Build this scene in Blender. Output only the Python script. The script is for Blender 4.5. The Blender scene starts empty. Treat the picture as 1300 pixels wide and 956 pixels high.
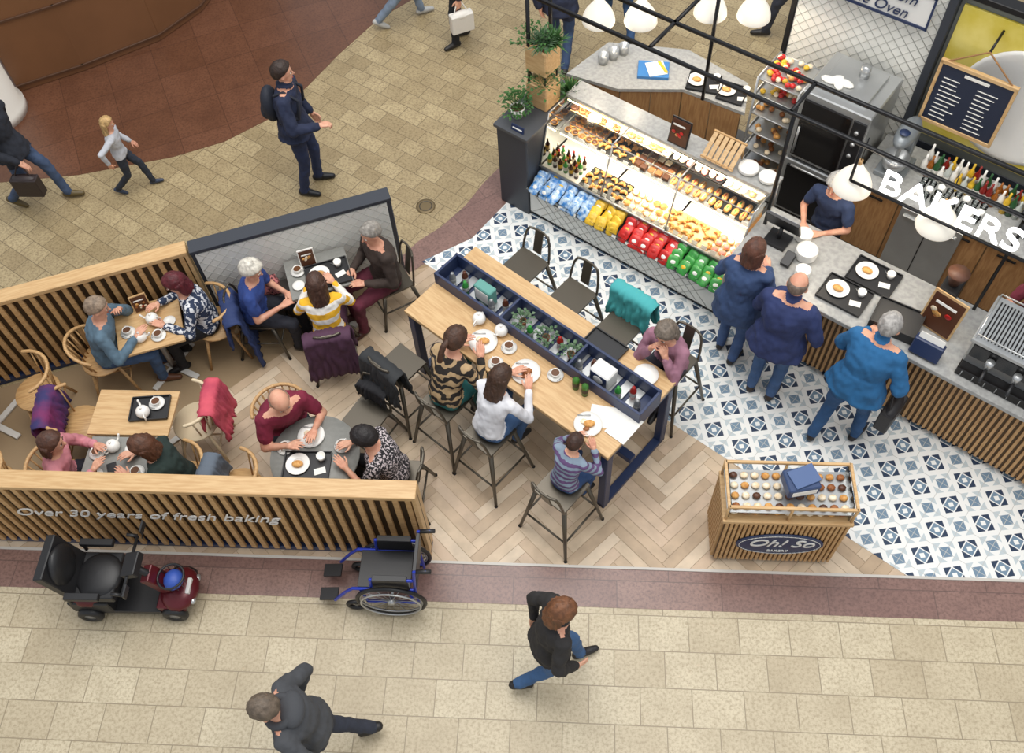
import bpy, bmesh, math, random
import numpy as np
from mathutils import Matrix, Vector, noise
random.seed(7)
V=Vector
R=math.radians
scn=bpy.context.scene
try: scn.view_settings.view_transform='Standard'
except Exception: pass

# ------------------------------------------------------------------ materials
def lin(c):
    return tuple(((x/255)/12.92 if x/255<=.04045 else ((x/255+.055)/1.055)**2.4) for x in c)+(1,)
MATS={}
def newmat(name):
    m=bpy.data.materials.new(name); m.use_nodes=True
    nt=m.node_tree; b=nt.nodes['Principled BSDF']
    MATS[name]=m
    return m,nt,b
def coords(nt,rot=0,scale=(1,1,1)):
    tc=nt.nodes.new('ShaderNodeTexCoord'); mp=nt.nodes.new('ShaderNodeMapping')
    mp.inputs['Rotation'].default_value=(0,0,rot); mp.inputs['Scale'].default_value=scale
    nt.links.new(tc.outputs['Object'],mp.inputs['Vector']); return mp.outputs['Vector']
def mixc(nt,fac,a,b):
    n=nt.nodes.new('ShaderNodeMix'); n.data_type='RGBA'
    for s,v in ((0,fac),(6,a),(7,b)):
        if hasattr(v,'default_value'): nt.links.new(v,n.inputs[s])
        else: n.inputs[s].default_value=v
    return n.outputs[2]
def mat(name,rgb,rough=.6,metal=0,var=.0,vscale=8,bump=0,bscale=60,stretch=(1,1,1),emit=0,rgb2=None):
    if name in MATS: return name
    m,nt,b=newmat(name)
    c=lin(rgb); b.inputs['Base Color'].default_value=c
    b.inputs['Roughness'].default_value=rough; b.inputs['Metallic'].default_value=metal
    if var or rgb2:
        co=coords(nt,0,stretch); n=nt.nodes.new('ShaderNodeTexNoise'); n.inputs['Scale'].default_value=vscale; n.inputs['Detail'].default_value=5
        nt.links.new(co,n.inputs['Vector'])
        c2=lin(rgb2) if rgb2 else tuple(x*(1-var) for x in c[:3])+(1,)
        rp=nt.nodes.new('ShaderNodeMapRange'); rp.inputs[1].default_value=.38; rp.inputs[2].default_value=.62
        nt.links.new(n.outputs[0],rp.inputs[0])
        nt.links.new(mixc(nt,rp.outputs[0],c,c2),b.inputs['Base Color'])
    if bump:
        co=coords(nt); n=nt.nodes.new('ShaderNodeTexNoise'); n.inputs['Scale'].default_value=bscale; n.inputs['Detail'].default_value=3
        nt.links.new(co,n.inputs['Vector'])
        bp=nt.nodes.new('ShaderNodeBump'); bp.inputs['Strength'].default_value=bump; bp.inputs['Distance'].default_value=.01
        nt.links.new(n.outputs[0],bp.inputs['Height']); nt.links.new(bp.outputs[0],b.inputs['Normal'])
    if emit:
        b.inputs['Emission Color'].default_value=c; b.inputs['Emission Strength'].default_value=emit
    return name
def thin_glass(name):
    m,nt,b=newmat(name); out=nt.nodes['Material Output']; nt.nodes.remove(b)
    t=nt.nodes.new('ShaderNodeBsdfTransparent'); t.inputs[0].default_value=(.95,.98,.97,1)
    g=nt.nodes.new('ShaderNodeBsdfGlossy'); g.inputs['Roughness'].default_value=.03
    fr=nt.nodes.new('ShaderNodeFresnel'); fr.inputs[0].default_value=1.45
    mx=nt.nodes.new('ShaderNodeMixShader'); nt.links.new(fr.outputs[0],mx.inputs[0]); nt.links.new(t.outputs[0],mx.inputs[1]); nt.links.new(g.outputs[0],mx.inputs[2]); nt.links.new(mx.outputs[0],out.inputs[0])
    return name
class E:
    """tiny expression builder for shader math nodes"""
    def __init__(s,nt,o): s.nt=nt; s.o=o
    def op(s,k,other=None,third=None):
        n=s.nt.nodes.new('ShaderNodeMath'); n.operation=k
        for i,x in enumerate([s,other,third]):
            if x is None: continue
            if isinstance(x,E): s.nt.links.new(x.o,n.inputs[i])
            else: n.inputs[i].default_value=x
        return E(s.nt,n.outputs[0])
    def __add__(s,x): return s.op('ADD',x)
    def __sub__(s,x): return s.op('SUBTRACT',x)
    def __mul__(s,x): return s.op('MULTIPLY',x)
    def __lt__(s,x): return s.op('LESS_THAN',x)
    def __gt__(s,x): return s.op('GREATER_THAN',x)
    def abs(s): return s.op('ABSOLUTE')
    def fract(s): return s.op('FRACT')
    def max(s,x): return s.op('MAXIMUM',x)
    def min(s,x): return s.op('MINIMUM',x)
def patterned_tiles():
    m,nt,b=newmat('patterned_tile'); co=coords(nt,0)
    sp=nt.nodes.new('ShaderNodeSeparateXYZ'); nt.links.new(co,sp.inputs[0])
    P=1/.30
    u=(((E(nt,sp.outputs[0])*P).fract())-.5).abs(); v=(((E(nt,sp.outputs[1])*P).fract())-.5).abs()
    d=u+v; mx=u.max(v); mn=u.min(v)
    cu=(u*-1)+.5; cv=(v*-1)+.5; cm=cu.max(cv); cd=cu+cv
    white=lin((232,233,230)); pale=lin((188,199,203)); slate=lin((112,136,156)); navy=lin((44,60,84))
    col=mixc(nt,(cd<.42).o,white,pale)
    col=mixc(nt,(cm<.245).o,col,white)
    col=mixc(nt,(cd<.22).o,col,slate)
    tri=(mx>.19)*(d<.36)*(mn<.15)
    col=mixc(nt,tri.o,col,navy)
    col=mixc(nt,(mx<.185).o,col,white)
    col=mixc(nt,(mx<.155).o,col,slate)
    col=mixc(nt,(d<.10).o,col,white)
    g=((u-.5).abs()<.008).max((v-.5).abs()<.008)
    col=mixc(nt,g.o,col,lin((190,190,186)))
    nt.links.new(col,b.inputs['Base Color']); b.inputs['Roughness'].default_value=.35
    return 'patterned_tile'
def stone(name,c1,c2,c3,mort,bw,rh,rot=0,off=.5,spk=.5,rough=.45):
    m,nt,b=newmat(name); co=coords(nt,rot)
    br=nt.nodes.new('ShaderNodeTexBrick'); nt.links.new(co,br.inputs['Vector'])
    br.offset=off; br.inputs['Scale'].default_value=1; br.inputs['Brick Width'].default_value=bw; br.inputs['Row Height'].default_value=rh
    br.inputs['Mortar Size'].default_value=.004; br.inputs['Mortar Smooth'].default_value=0
    br.inputs['Color1'].default_value=lin(c1); br.inputs['Color2'].default_value=lin(c2); br.inputs['Mortar'].default_value=lin(mort)
    n=nt.nodes.new('ShaderNodeTexNoise'); n.inputs['Scale'].default_value=38; n.inputs['Detail'].default_value=7; n.inputs['Roughness'].default_value=.7; nt.links.new(co,n.inputs['Vector'])
    rp=nt.nodes.new('ShaderNodeMapRange'); rp.inputs[1].default_value=.45; rp.inputs[2].default_value=.65; rp.inputs[4].default_value=spk
    nt.links.new(n.outputs[0],rp.inputs[0])
    c=mixc(nt,rp.outputs[0],br.outputs['Color'],lin(c3))
    n2=nt.nodes.new('ShaderNodeTexNoise'); n2.inputs['Scale'].default_value=3.2; n2.inputs['Detail'].default_value=3; nt.links.new(co,n2.inputs['Vector'])
    rp2=nt.nodes.new('ShaderNodeMapRange'); rp2.inputs[1].default_value=.4; rp2.inputs[2].default_value=.75; rp2.inputs[4].default_value=.35
    nt.links.new(n2.outputs[0],rp2.inputs[0])
    c=mixc(nt,rp2.outputs[0],c,lin(c3))
    nt.links.new(c,b.inputs['Base Color']); b.inputs['Roughness'].default_value=rough
    return name
def cloth_pattern(name,kind,c1,c2,scale=40):
    m,nt,b=newmat(name); co=coords(nt)
    b.inputs['Roughness'].default_value=.85
    if kind in('stripe','tiger'):
        w=nt.nodes.new('ShaderNodeTexWave'); w.bands_direction='Z'; w.inputs['Scale'].default_value=scale; w.inputs['Distortion'].default_value=.6 if kind=='stripe' else 9; w.inputs['Detail Scale'].default_value=2
        nt.links.new(co,w.inputs['Vector']); f=E(nt,w.outputs['Fac'])>(.5 if kind=='stripe' else .55)
    else:
        w=nt.nodes.new('ShaderNodeTexNoise'); w.inputs['Scale'].default_value=scale; w.inputs['Detail'].default_value=2
        nt.links.new(co,w.inputs['Vector']); f=E(nt,w.outputs[0])>.54
    c=mixc(nt,f.o,lin(c1),lin(c2))
    nt.links.new(c,b.inputs['Base Color']); return name

OAK=mat('oak_wood',(200,162,112),.5,0,rgb2=(180,140,92),vscale=6,stretch=(1,12,12))
OAKL=mat('oak_ledge',(208,174,126),.45,0,rgb2=(192,154,106),vscale=5,stretch=(1,10,10))
OAKD=mat('oak_shadow_backing',(92,72,48),.7)
NAVY=mat('navy_paint',(36,50,84),.4)
CHAR=mat('charcoal_panel',(52,56,64),.45)
BLACK=mat('black_metal',(24,24,26),.4,.3)
BLKP=mat('black_plastic',(30,30,32),.45)
GUN=mat('gunmetal',(92,86,76),.35,.6)
STEEL=mat('stainless_steel',(190,192,192),.32,.7,var=.12,vscale=3)
STEELD=mat('dark_oven_glass',(28,26,26),.12,.2)
STONE=mat('grey_worktop',(168,168,165),.3,0,rgb2=(150,150,148),vscale=25)
WHITE=mat('white_ceramic',(238,236,230),.25)
WHITEP=mat('white_paint',(225,224,220),.5)
GREYT=mat('grey_table_top',(140,140,135),.4,0,var=.12,vscale=20)
GLASS=thin_glass('clear_glass')
GREEN=mat('leaf_green',(72,116,56),.6,0,rgb2=(46,88,38),vscale=20)
GREEN2=mat('leaf_grey_green',(112,136,106),.6,0,rgb2=(74,106,74),vscale=20)
COFFEE=mat('coffee_liquid',(96,60,34),.2)
TAN=mat('pastry_golden',(222,170,98),.6,0,rgb2=(190,128,62),vscale=40)
BROWN=mat('pastry_brown',(166,104,56),.6,0,rgb2=(130,76,38),vscale=40)
CREAM=mat('pastry_iced',(244,232,208),.5,0,rgb2=(228,202,162),vscale=30)
PINKI=mat('pastry_pink',(222,130,120),.5)
CHOC=mat('pastry_chocolate',(84,50,32),.4)
REDB=mat('bag_red',(206,40,36),.35,var=.3,vscale=25)
BLUEB=mat('bag_blue',(58,124,190),.35,rgb2=(190,210,225),vscale=22)
YELB=mat('bag_yellow',(232,188,52),.35,var=.3,vscale=25)
GRNB=mat('bag_green',(64,156,70),.35,var=.3,vscale=25)
PAPER=mat('paper_white',(235,233,226),.8)
LAMPM=mat('lamp_white_enamel',(244,238,224),.4,emit=.25)
BULB=mat('lamp_bulb_glow',(255,236,200),.5,emit=6)
CASEGLOW=mat('added_case_glow',(255,232,200),.5,emit=5)  # added warm glow, only to brighten the display case interior
SIGNW=mat('sign_neon_white',(255,255,255),.5,emit=3)
MARBLE=mat('white_tile',(228,228,222),.25,var=.06,vscale=9)
TILES=patterned_tiles()
SKIN=mat('skin',(218,166,138),.55,0,rgb2=(206,146,120),vscale=12)
LIP=mat('lip',(170,84,80),.5); EYEW=mat('eye_white',(235,232,226),.3); EYED=mat('eye_iris',(40,28,20),.3)

# ------------------------------------------------------------------ mesh builder
class MB:
    def __init__(s): s.v=[]; s.f=[]; s.m=[]; s.sm=[]; s.mats=[]; s.M=Matrix.Identity(4)
    def mi(s,name):
        if name not in s.mats: s.mats.append(name)
        return s.mats.index(name)
    def raw(s,vs,fs,mt,smooth=True):
        o=len(s.v); s.v+= [tuple(s.M@V(p)) for p in vs]
        if isinstance(mt,str): k=s.mi(mt); ms=[k]*len(fs)
        else: ms=[s.mi(x) for x in mt]
        s.f+=[tuple(i+o for i in f) for f in fs]; s.m+=ms; s.sm+=[smooth]*len(fs)
    def box(s,c,sz,mt,rz=0,rx=0,ry=0):
        T=Matrix.Translation(c)@Matrix.Rotation(rz,4,'Z')@Matrix.Rotation(ry,4,'Y')@Matrix.Rotation(rx,4,'X')
        a,b,d=sz[0]/2,sz[1]/2,sz[2]/2
        bv=min(a,b,d)*.18; bv=min(bv,.012)
        vs=[];ids={}
        for i,sx in enumerate((-1,1)):
            for j,sy in enumerate((-1,1)):
                for k,sk in enumerate((-1,1)):
                    for ax in range(3):
                        p=[sx*(a-bv),sy*(b-bv),sk*(d-bv)]
                        p[ax]=(sx*a,sy*b,sk*d)[ax]
                        ids[(i,j,k,ax)]=len(vs); vs.append(T@V(p))
        F=[]
        for ax in range(3):
            o=[q for q in range(3) if q!=ax]
            for sd in (0,1):
                q=[]
                for (x,y) in ((0,0),(1,0),(1,1),(0,1)):
                    t=[0,0,0]; t[ax]=sd; t[o[0]]=x; t[o[1]]=y; q.append(ids[(t[0],t[1],t[2],ax)])
                F.append(q)
        for ax in range(3):
            o=[q for q in range(3) if q!=ax]
            for x in (0,1):
                for y in (0,1):
                    t0=[0,0,0]; t0[o[0]]=x; t0[o[1]]=y; t1=list(t0); t1[ax]=1
                    F.append([ids[(*t0,o[0])],ids[(*t1,o[0])],ids[(*t1,o[1])],ids[(*t0,o[1])]])
        for i in (0,1):
            for j in (0,1):
                for k in (0,1): F.append([ids[(i,j,k,0)],ids[(i,j,k,1)],ids[(i,j,k,2)]])
        s.raw(vs,F,mt,False)
    def b2(s,x0,x1,y0,y1,z0,z1,mt): s.box(((x0+x1)/2,(y0+y1)/2,(z0+z1)/2),(abs(x1-x0),abs(y1-y0),abs(z1-z0)),mt)
    def tube(s,p0,p1,r0,mt,r1=None,n=10,caps=True,round_=False):
        p0=V(p0);p1=V(p1); r1=r0 if r1 is None else r1
        d=(p1-p0); L=d.length
        if L<1e-6: return
        d/=L; a=d.orthogonal().normalized(); b=d.cross(a)
        rings=[]
        if round_:
            for t in (85,60,30): rings.append((p0-d*r0*math.sin(R(t)),r0*math.cos(R(t))))
            rings+= [(p0,r0),(p1,r1)]
            for t in (30,60,85): rings.append((p1+d*r1*math.sin(R(t)),r1*math.cos(R(t))))
        else: rings=[(p0,r0),(p1,r1)]
        vs=[];F=[]
        for c,r in rings:
            for i in range(n):
                th=2*math.pi*i/n; vs.append(c+a*math.cos(th)*r+b*math.sin(th)*r)
        for k in range(len(rings)-1):
            for i in range(n): j=(i+1)%n; F.append((k*n+i,k*n+j,(k+1)*n+j,(k+1)*n+i))
        if caps: F.append(tuple(range(n))[::-1]); F.append(tuple(range((len(rings)-1)*n,len(rings)*n)))
        s.raw(vs,F,mt)
    def path(s,pts,r,mt,n=8):
        for a,b in zip(pts[:-1],pts[1:]): s.tube(a,b,r,mt,n=n,round_=True)
    def ell(s,c,r,mt,seg=14,rings=9,M=None,pw=1):
        c=V(c); vs=[];F=[]; M=M or Matrix.Identity(3)
        if isinstance(r,(int,float)): r=(r,r,r)
        sp=lambda x: math.copysign(abs(x)**pw,x)
        for i in range(rings+1):
            ph=math.pi*i/rings; ph=min(max(ph,.02),math.pi-.02)
            for j in range(seg):
                th=2*math.pi*j/seg
                vs.append(c+M@V((r[0]*sp(math.sin(ph)*math.cos(th)),r[1]*math.sin(ph)*math.sin(th),r[2]*sp(math.cos(ph)))))
        for i in range(rings):
            for j in range(seg): k=(j+1)%seg; F.append((i*seg+j,(i+1)*seg+j,(i+1)*seg+k,i*seg+k))
        F.append(tuple(range(seg))); F.append(tuple(range(rings*seg,(rings+1)*seg))[::-1])
        s.raw(vs,F,mt)
    def lathe(s,c,prof,mt,n=20,M=None):
        c=V(c); vs=[];F=[]; M=M or Matrix.Identity(3)
        for r,z in prof:
            for j in range(n): th=2*math.pi*j/n; vs.append(c+M@V((r*math.cos(th),r*math.sin(th),z)))
        for i in range(len(prof)-1):
            for j in range(n): k=(j+1)%n; F.append((i*n+j,i*n+k,(i+1)*n+k,(i+1)*n+j))
        if prof[0][0]>.001: F.append(tuple(range(n))[::-1])
        s.raw(vs,F,mt)
    def prism(s,poly,z0,z1,mt):
        n=len(poly); vs=[(x,y,z0) for x,y in poly]+[(x,y,z1) for x,y in poly]
        F=[tuple(range(n))[::-1],tuple(range(n,2*n))]+[(i,(i+1)%n,(i+1)%n+n,i+n) for i in range(n)]
        s.raw(vs,F,mt,False)
    def ring(s,c,Rr,r,axis,mt,n=28,m=8,sq=1,M=None):
        c=V(c);ax=V(axis).normalized(); a=ax.orthogonal().normalized(); b=ax.cross(a); vs=[];F=[]
        for i in range(n):
            th=2*math.pi*i/n; o=a*math.cos(th)+b*math.sin(th)
            for j in range(m):
                ph=2*math.pi*j/m; q=o*(Rr+r*math.cos(ph))+ax*r*sq*math.sin(ph); vs.append(c+(M@q if M else q))
        for i in range(n):
            for j in range(m):
                k=(i+1)%n;l=(j+1)%m; F.append((i*m+j,k*m+j,k*m+l,i*m+l))
        s.raw(vs,F,mt)
    def build(s,name,loc=(0,0,0),rz=0,recalc=True,scale=1):
        me=bpy.data.meshes.new(name); me.from_pydata(s.v,[],s.f)
        for x in s.mats: me.materials.append(MATS[x])
        me.polygons.foreach_set('material_index',s.m); me.polygons.foreach_set('use_smooth',s.sm)
        if recalc:
            bm=bmesh.new(); bm.from_mesh(me); bmesh.ops.recalc_face_normals(bm,faces=bm.faces); bm.to_mesh(me); bm.free()
        me.update()
        o=bpy.data.objects.new(name,me); bpy.context.collection.objects.link(o)
        o.location=loc if len(loc)==3 else (loc[0],loc[1],0); o.rotation_euler=(0,0,rz); o.scale=(scale,)*3; return o

def remesh(b,voxel,it=3):
    me=bpy.data.meshes.new('tmp'); me.from_pydata(b.v,[],b.f)
    bm=bmesh.new(); bm.from_mesh(me); bmesh.ops.recalc_face_normals(bm,faces=bm.faces); bm.to_mesh(me); bm.free()
    o=bpy.data.objects.new('tmp',me); bpy.context.collection.objects.link(o)
    m=o.modifiers.new('r','REMESH'); m.mode='VOXEL'; m.voxel_size=voxel
    m2=o.modifiers.new('s','SMOOTH'); m2.factor=.5; m2.iterations=it
    dg=bpy.context.evaluated_depsgraph_get(); ev=o.evaluated_get(dg); em=ev.to_mesh()
    vs=np.zeros(len(em.vertices)*3); em.vertices.foreach_get('co',vs); vs=vs.reshape(-1,3)
    no=np.zeros(len(em.vertices)*3); em.vertices.foreach_get('normal',no); no=no.reshape(-1,3)
    fs=[tuple(p.vertices) for p in em.polygons]
    ev.to_mesh_clear(); bpy.data.objects.remove(o); bpy.data.meshes.remove(me)
    return vs,no,fs

# ------------------------------------------------------------------ hands
def make_hand(curl):
    b=MB()
    b.tube((-.03,0,0),(.02,0,0),.026,SKIN,.028,round_=True)
    for y,x1 in ((-.030,.078),(-.010,.086),(.010,.084),(.030,.076)):
        b.tube((.015,y*.6,0),(x1,y,0),.016,SKIN,.012,round_=True)
    for y,x1,L in ((-.031,.080,.070),(-.010,.088,.080),(.011,.085,.074),(.031,.077,.056)):
        p=V((x1,y,0)); a=curl*.5
        for k,fr in enumerate((.45,.32,.23)):
            q=p+V((math.cos(a),0,-math.sin(a)))*L*fr; b.tube(p,q,.0092-.001*k,SKIN,.0085-.001*k,n=8,round_=True); p=q; a+=curl*.8
    p=V((.02,-.026,-.004)); q=p+V((.035,-.030,-.010)); t=q+V((.033,-.010,-.012)); 
    b.tube(p,q,.013,SKIN,.0105,n=8,round_=True); b.tube(q,t,.0105,SKIN,.0085,n=8,round_=True)
    vs,no,fs=remesh(b,.0042,2); return vs,fs
HANDS={'relax':make_hand(.35),'grip':make_hand(1.05)}

def two_bone(a,t,l1,l2,hint):
    a=V(a);t=V(t);v=t-a; L=min(v.length,(l1+l2)*.992); L=max(L,abs(l1-l2)+.02); d=v.normalized(); t=a+d*L
    ca=(l1*l1+L*L-l2*l2)/(2*l1*L); ca=max(-1,min(1,ca)); h=V(hint); h=h-d*h.dot(d); h.normalize()
    return a+d*l1*ca+h*l1*math.sqrt(1-ca*ca), t

def human(name,loc,yaw,pose='stand',h=1.72,lean=3,top=(60,60,70),pants=(40,44,60),shoes=(30,28,28),hair=(60,40,28),style='short',
          hl=None,hr=None,al=None,ar=None,hy=0,hp=8,sleeve='long',g=1.0,topmat=None,coat=0,hem=.0,grip=('relax','relax'),extra=None,pz=None,sh=1.0,z0=0,skin=None,fl=None,fr=None,collar=None):
    TOP=topmat or mat('top_%d_%d_%d'%top,top,.85,var=.22,vscale=5,bump=.4,bscale=18)
    PANT=mat('trousers_%d_%d_%d'%pants,pants,.85,var=.2,vscale=9,bump=.3,bscale=25)
    SHO=mat('shoes_%d_%d_%d'%shoes,shoes,.5)
    HAIR=mat('hair_%d_%d_%d'%hair,hair,.55,var=.4,vscale=30,stretch=(1,1,.25),bump=.6,bscale=70)
    sc=h/1.72; bk=1+(g-1)*.8+(.12 if coat else 0)
    if pose=='stand':
        P=V((0,0,pz or .948)); al=al or (.0,.10,.09); ar=ar or (.0,-.10,.09)
        dl,dr=(.06,.26,.80),(.06,-.26,.80); khint=(1,0,0)
    elif pose=='walk':
        P=V((0,0,pz or .91)); al=al or (.28,.08,.10); ar=ar or (-.30,-.08,.15); fr=fr or (.8,0,-.5)
        dl,dr=(-.10,.25,.82),(.16,-.24,.84); khint=(1,0,0)
    elif pose=='sit':
        P=V((0,0,pz or (.455/sc+.10))); al=al or (.42,.11,.09); ar=ar or (.38,-.11,.09)
        dl,dr=(.42,.14,.79/sc),(.42,-.14,.79/sc); khint=(.6,0,1)
    elif pose=='bar':
        P=V((0,0,pz or (.755/sc+.10))); al=al or (.30,.10,.44/sc); ar=ar or (.27,-.11,.44/sc)
        dl,dr=(.40,.14,1.10/sc),(.40,-.14,1.10/sc); khint=(.8,0,.8)
    hl=V(hl or dl); hr=V(hr or dr)
    L=R(lean); d=V((math.sin(L),0,math.cos(L))); fx=V((math.cos(L),0,-math.sin(L))); Y=V((0,1,0))
    b=MB(); prims=[]
    def cap(a,c,ra,rb,tag):
        b.tube(a,c,ra,SKIN,rb,n=14,round_=True); prims.append((V(a),V(c),ra,rb,tag))
    prof=[(-.11,.05,.07),(-.07,.10,.14),(0,.122,.172),(.08,.115,.160),(.17,.104,.142),(.26,.115,.158),(.35,.12,.180),(.42,.105,.182),(.465,.082,.145),(.495,.060,.080),(.52,.045,.05)]
    vs=[];F=[];n=18
    for t,rx,ry in prof:
        if coat and .05<t<.3: rx+=.012; ry+=.018
        rx*=g; ry*=(1+(g-1)*.7)*(sh if t>.3 else 1)
        bend=0.02*math.sin(max(0,t)/.5*math.pi)
        c=P+d*t-fx*bend
        for i in range(n):
            th=2*math.pi*i/n; vs.append(c+fx*rx*math.cos(th)+Y*ry*math.sin(th))
    for k in range(len(prof)-1):
        for i in range(n): j=(i+1)%n; F.append((k*n+i,k*n+j,(k+1)*n+j,(k+1)*n+i))
    F.append(tuple(range(n))[::-1]); F.append(tuple(range((len(prof)-1)*n,len(prof)*n))); b.raw(vs,F,SKIN)
    for oy in (-.07,0,.07): prims.append((P+d*-.06+Y*oy,P+d*.43+Y*oy,.11*g,.10*g,'torso'))
    if coat and pose in('stand','walk'):
        vs=[];F=[]
        prof2=[(.16,.11,.15),(.05,.145,.195),(-.05,.165,.21),(-.05-coat,.18,.225),(-.07-coat,.11,.16)]
        for t,rx,ry in prof2:
            for i in range(n):
                th=2*math.pi*i/n; w=1+.03*math.sin(th*5); vs.append(P+V((0,0,t))+fx*rx*g*w*math.cos(th)+Y*ry*g*w*math.sin(th))
        for k in range(4):
            for i in range(n): j=(i+1)%n; F.append((k*n+i,k*n+j,(k+1)*n+j,(k+1)*n+i))
        F.append(tuple(range(n))[::-1]); F.append(tuple(range(4*n,5*n))); b.raw(vs,F,SKIN)
        for oy in (-.09,0,.09): prims.append((P+Y*oy,P+Y*oy+V((0,0,-.05-coat)),.13*g,.13*g,'top'))
    for sgn,a,fd in ((1,al,fl),(-1,ar,fr)):
        hip=P+V((0,sgn*.088,-.03)); k,a=two_bone(hip,a,.42,.42,V(khint)+V((0,sgn*.12,0)))
        cap(hip,k,.088*g,.062,'pants'); cap(k,a,.060,.048,'pants')
        fdv=V(fd or (1,sgn*.15,0)).normalized()
        dn=V((0,0,-1)); dn=(dn-fdv*dn.dot(fdv)).normalized()
        cap(a-fdv*.035+dn*.042,a+fdv*.06+dn*.045,.040,.040,'shoes'); cap(a+fdv*.06+dn*.045,a+fdv*.155+dn*.055,.041,.030,'shoes')
        prims.append((a+dn*.02,a+dn*.03,.04,.04,'shoes'))
    hands=[]
    for sgn,t,gr in ((1,hl,grip[0]),(-1,hr,grip[1])):
        S=P+d*.425+Y*sgn*.172*sh
        hd=V(t)-S
        e,w=two_bone(S,V(t)-hd.normalized()*.05,.285,.25,(-.55,sgn*.6,-.65))
        cap(P+d*.43+Y*sgn*.10,S,.062*bk,.060*bk,'top')
        if sleeve=='long': cap(S,e,.058*bk,.048*bk,'top'); cap(e,w,.047*bk,.036*bk,'top')
        else:
            m_=S.lerp(e,.62); cap(S,m_,.060*bk,.055*bk,'top'); cap(m_,e,.042*bk,.038*bk,'skin'); cap(e,w,.038*bk,.027,'skin')
        hands.append((sgn,e,w,gr))
    nd=V((math.sin(L*.7+R(4)),0,math.cos(L*.7)))
    Hc=P+d*.50+nd*.165
    HR=Matrix.Rotation(R(hy),3,'Z')@Matrix.Rotation(R(hp),3,'Y')
    cap(P+d*.46,Hc-V((.0,0,.05)),.056,.054,'skin')
    if coat: b.tube(P+d*.48,P+d*.535,.082,SKIN,.072,n=14,round_=False); prims.append((P+d*.46,P+d*.53,.085,.078,'top'))
    def hp_(x,y,z): return Hc+HR@V((x,y,z))
    b.ell(hp_(-.005,0,.02),(.098,.079,.100),SKIN,18,12,HR); prims.append((hp_(-.01,0,.02),hp_(.0,0,.02),.09,.09,'skin'))
    b.ell(hp_(.025,0,-.045),(.064,.057,.072),SKIN,16,10,HR); prims.append((hp_(.02,0,-.04),hp_(.03,0,-.09),.06,.04,'skin'))
    b.tube(hp_(.088,0,.0),hp_(.108,0,-.030),.010,SKIN,.015,n=8,round_=True)
    b.ell(hp_(.058,0,-.1),(.026,.026,.018),SKIN,10,6,HR)
    for sg in(1,-1): b.ell(hp_(-.004,sg*.082,-.012),(.020,.012,.032),SKIN,10,6,HR)
    vs,no,fs=remesh(b,.0115,3)
    cen=np.array([vs[list(f)].mean(0) for f in fs])
    best=np.full(len(cen),1e9); tag=np.zeros(len(cen),int); tags=['top','pants','skin','shoes','torso']
    for a,c,ra,rb,tg in prims:
        a=np.array(a);c=np.array(c);ab=c-a; t=np.clip(((cen-a)@ab)/max(ab@ab,1e-9),0,1)
        dist=np.linalg.norm(cen-(a+t[:,None]*ab),axis=1)-(ra+(rb-ra)*t)
        k=dist<best; best[k]=dist[k]; tag[k]=tags.index(tg)
    ts=(cen-np.array(P))@np.array(d)
    names={'top':TOP,'pants':PANT,'skin':SKIN if not skin else skin,'shoes':SHO}
    ml=[]; vt={}
    for i,f in enumerate(fs):
        tg=tags[tag[i]]
        if tg=='torso': tg='pants' if ts[i]<hem-.03 else ('skin' if ts[i]>.492 else 'top')
        ml.append(names[tg])
        if tg in('top','pants'):
            for q in f: vt[q]=tg
    seed=V((random.random()*50,random.random()*50,0))
    for q,tg in vt.items():
        p=V(vs[q]); A=(.015 if coat else .011) if tg=='top' else .008
        dsp=noise.noise(p*11+seed)*A+noise.noise(V((p.x*30,p.y*30,p.z*16))+seed)*.007+.003
        vs[q]=vs[q]+no[q]*dsp
    out=MB(); out.M=Matrix.Scale(sc,4)
    out.raw([tuple(x) for x in vs],fs,ml)
    for sgn,e,w,gr in hands:
        X=(w-e).normalized(); up=V((0,0,1)) if X.z>-.75 else V((0,sgn,0))
        Z=(up-X*up.dot(X)).normalized(); Yv=Z.cross(X)
        hv,hf=HANDS[gr]; pts=[]
        for p in hv:
            yy=p[1]*(1 if sgn>0 else -1)
            pts.append(w+X*(p[0]+.022)+Yv*yy+Z*p[2])
        fl_=hf if sgn>0 else [f[::-1] for f in hf]
        out.raw(pts,fl_,names['skin'])
    for sg in(1,-1):
        out.ell(hp_(.077,sg*.030,.004),(.011,.014,.009),EYEW,8,6,HR); out.ell(hp_(.085,sg*.030,.004),(.006,.0065,.0065),EYED,8,6,HR)
        out.ell(hp_(.086,sg*.030,.026),(.007,.018,.004),HAIR,8,5,HR)
    out.ell(hp_(.087,0,-.066),(.007,.021,.007),LIP,10,6,HR)
    seg,rg=44,28; pv=[];pf=[]
    sd=V((random.random()*30,0,0))
    for i in range(rg+1):
        ph=min(max(math.pi*i/rg,.02),math.pi-.02)
        for j in range(seg):
            th=2*math.pi*j/seg; x,y,z=math.sin(ph)*math.cos(th),math.sin(ph)*math.sin(th),math.cos(ph)
            if style in('long','bob','pony'): gg=z*.7-x*.85+.38
            elif style=='bald': gg=min(z-x*.75+.15,.30-z)
            else: gg=z-x*.75+.17
            s_=max(0,min(1,(gg+.06)/.2)); s_=s_*s_*(3-2*s_)
            top_=1.20 if style not in('short','bald') else 1.12
            if style=='curly': top_=1.27
            if style=='bald': top_=1.06
            fq=(6 if style=='curly' else 3)
            r=.88+(top_-.88)*s_+ s_*(.07 if style!='bald' else .01)*noise.noise(V((x*fq,y*fq*2,z*fq))+sd)+s_*.045*noise.noise(V((x*5,y*20,z*6))+sd)
            pv.append(hp_(-.006+.1*x*r,.081*y*r,.022+.102*z*r))
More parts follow.
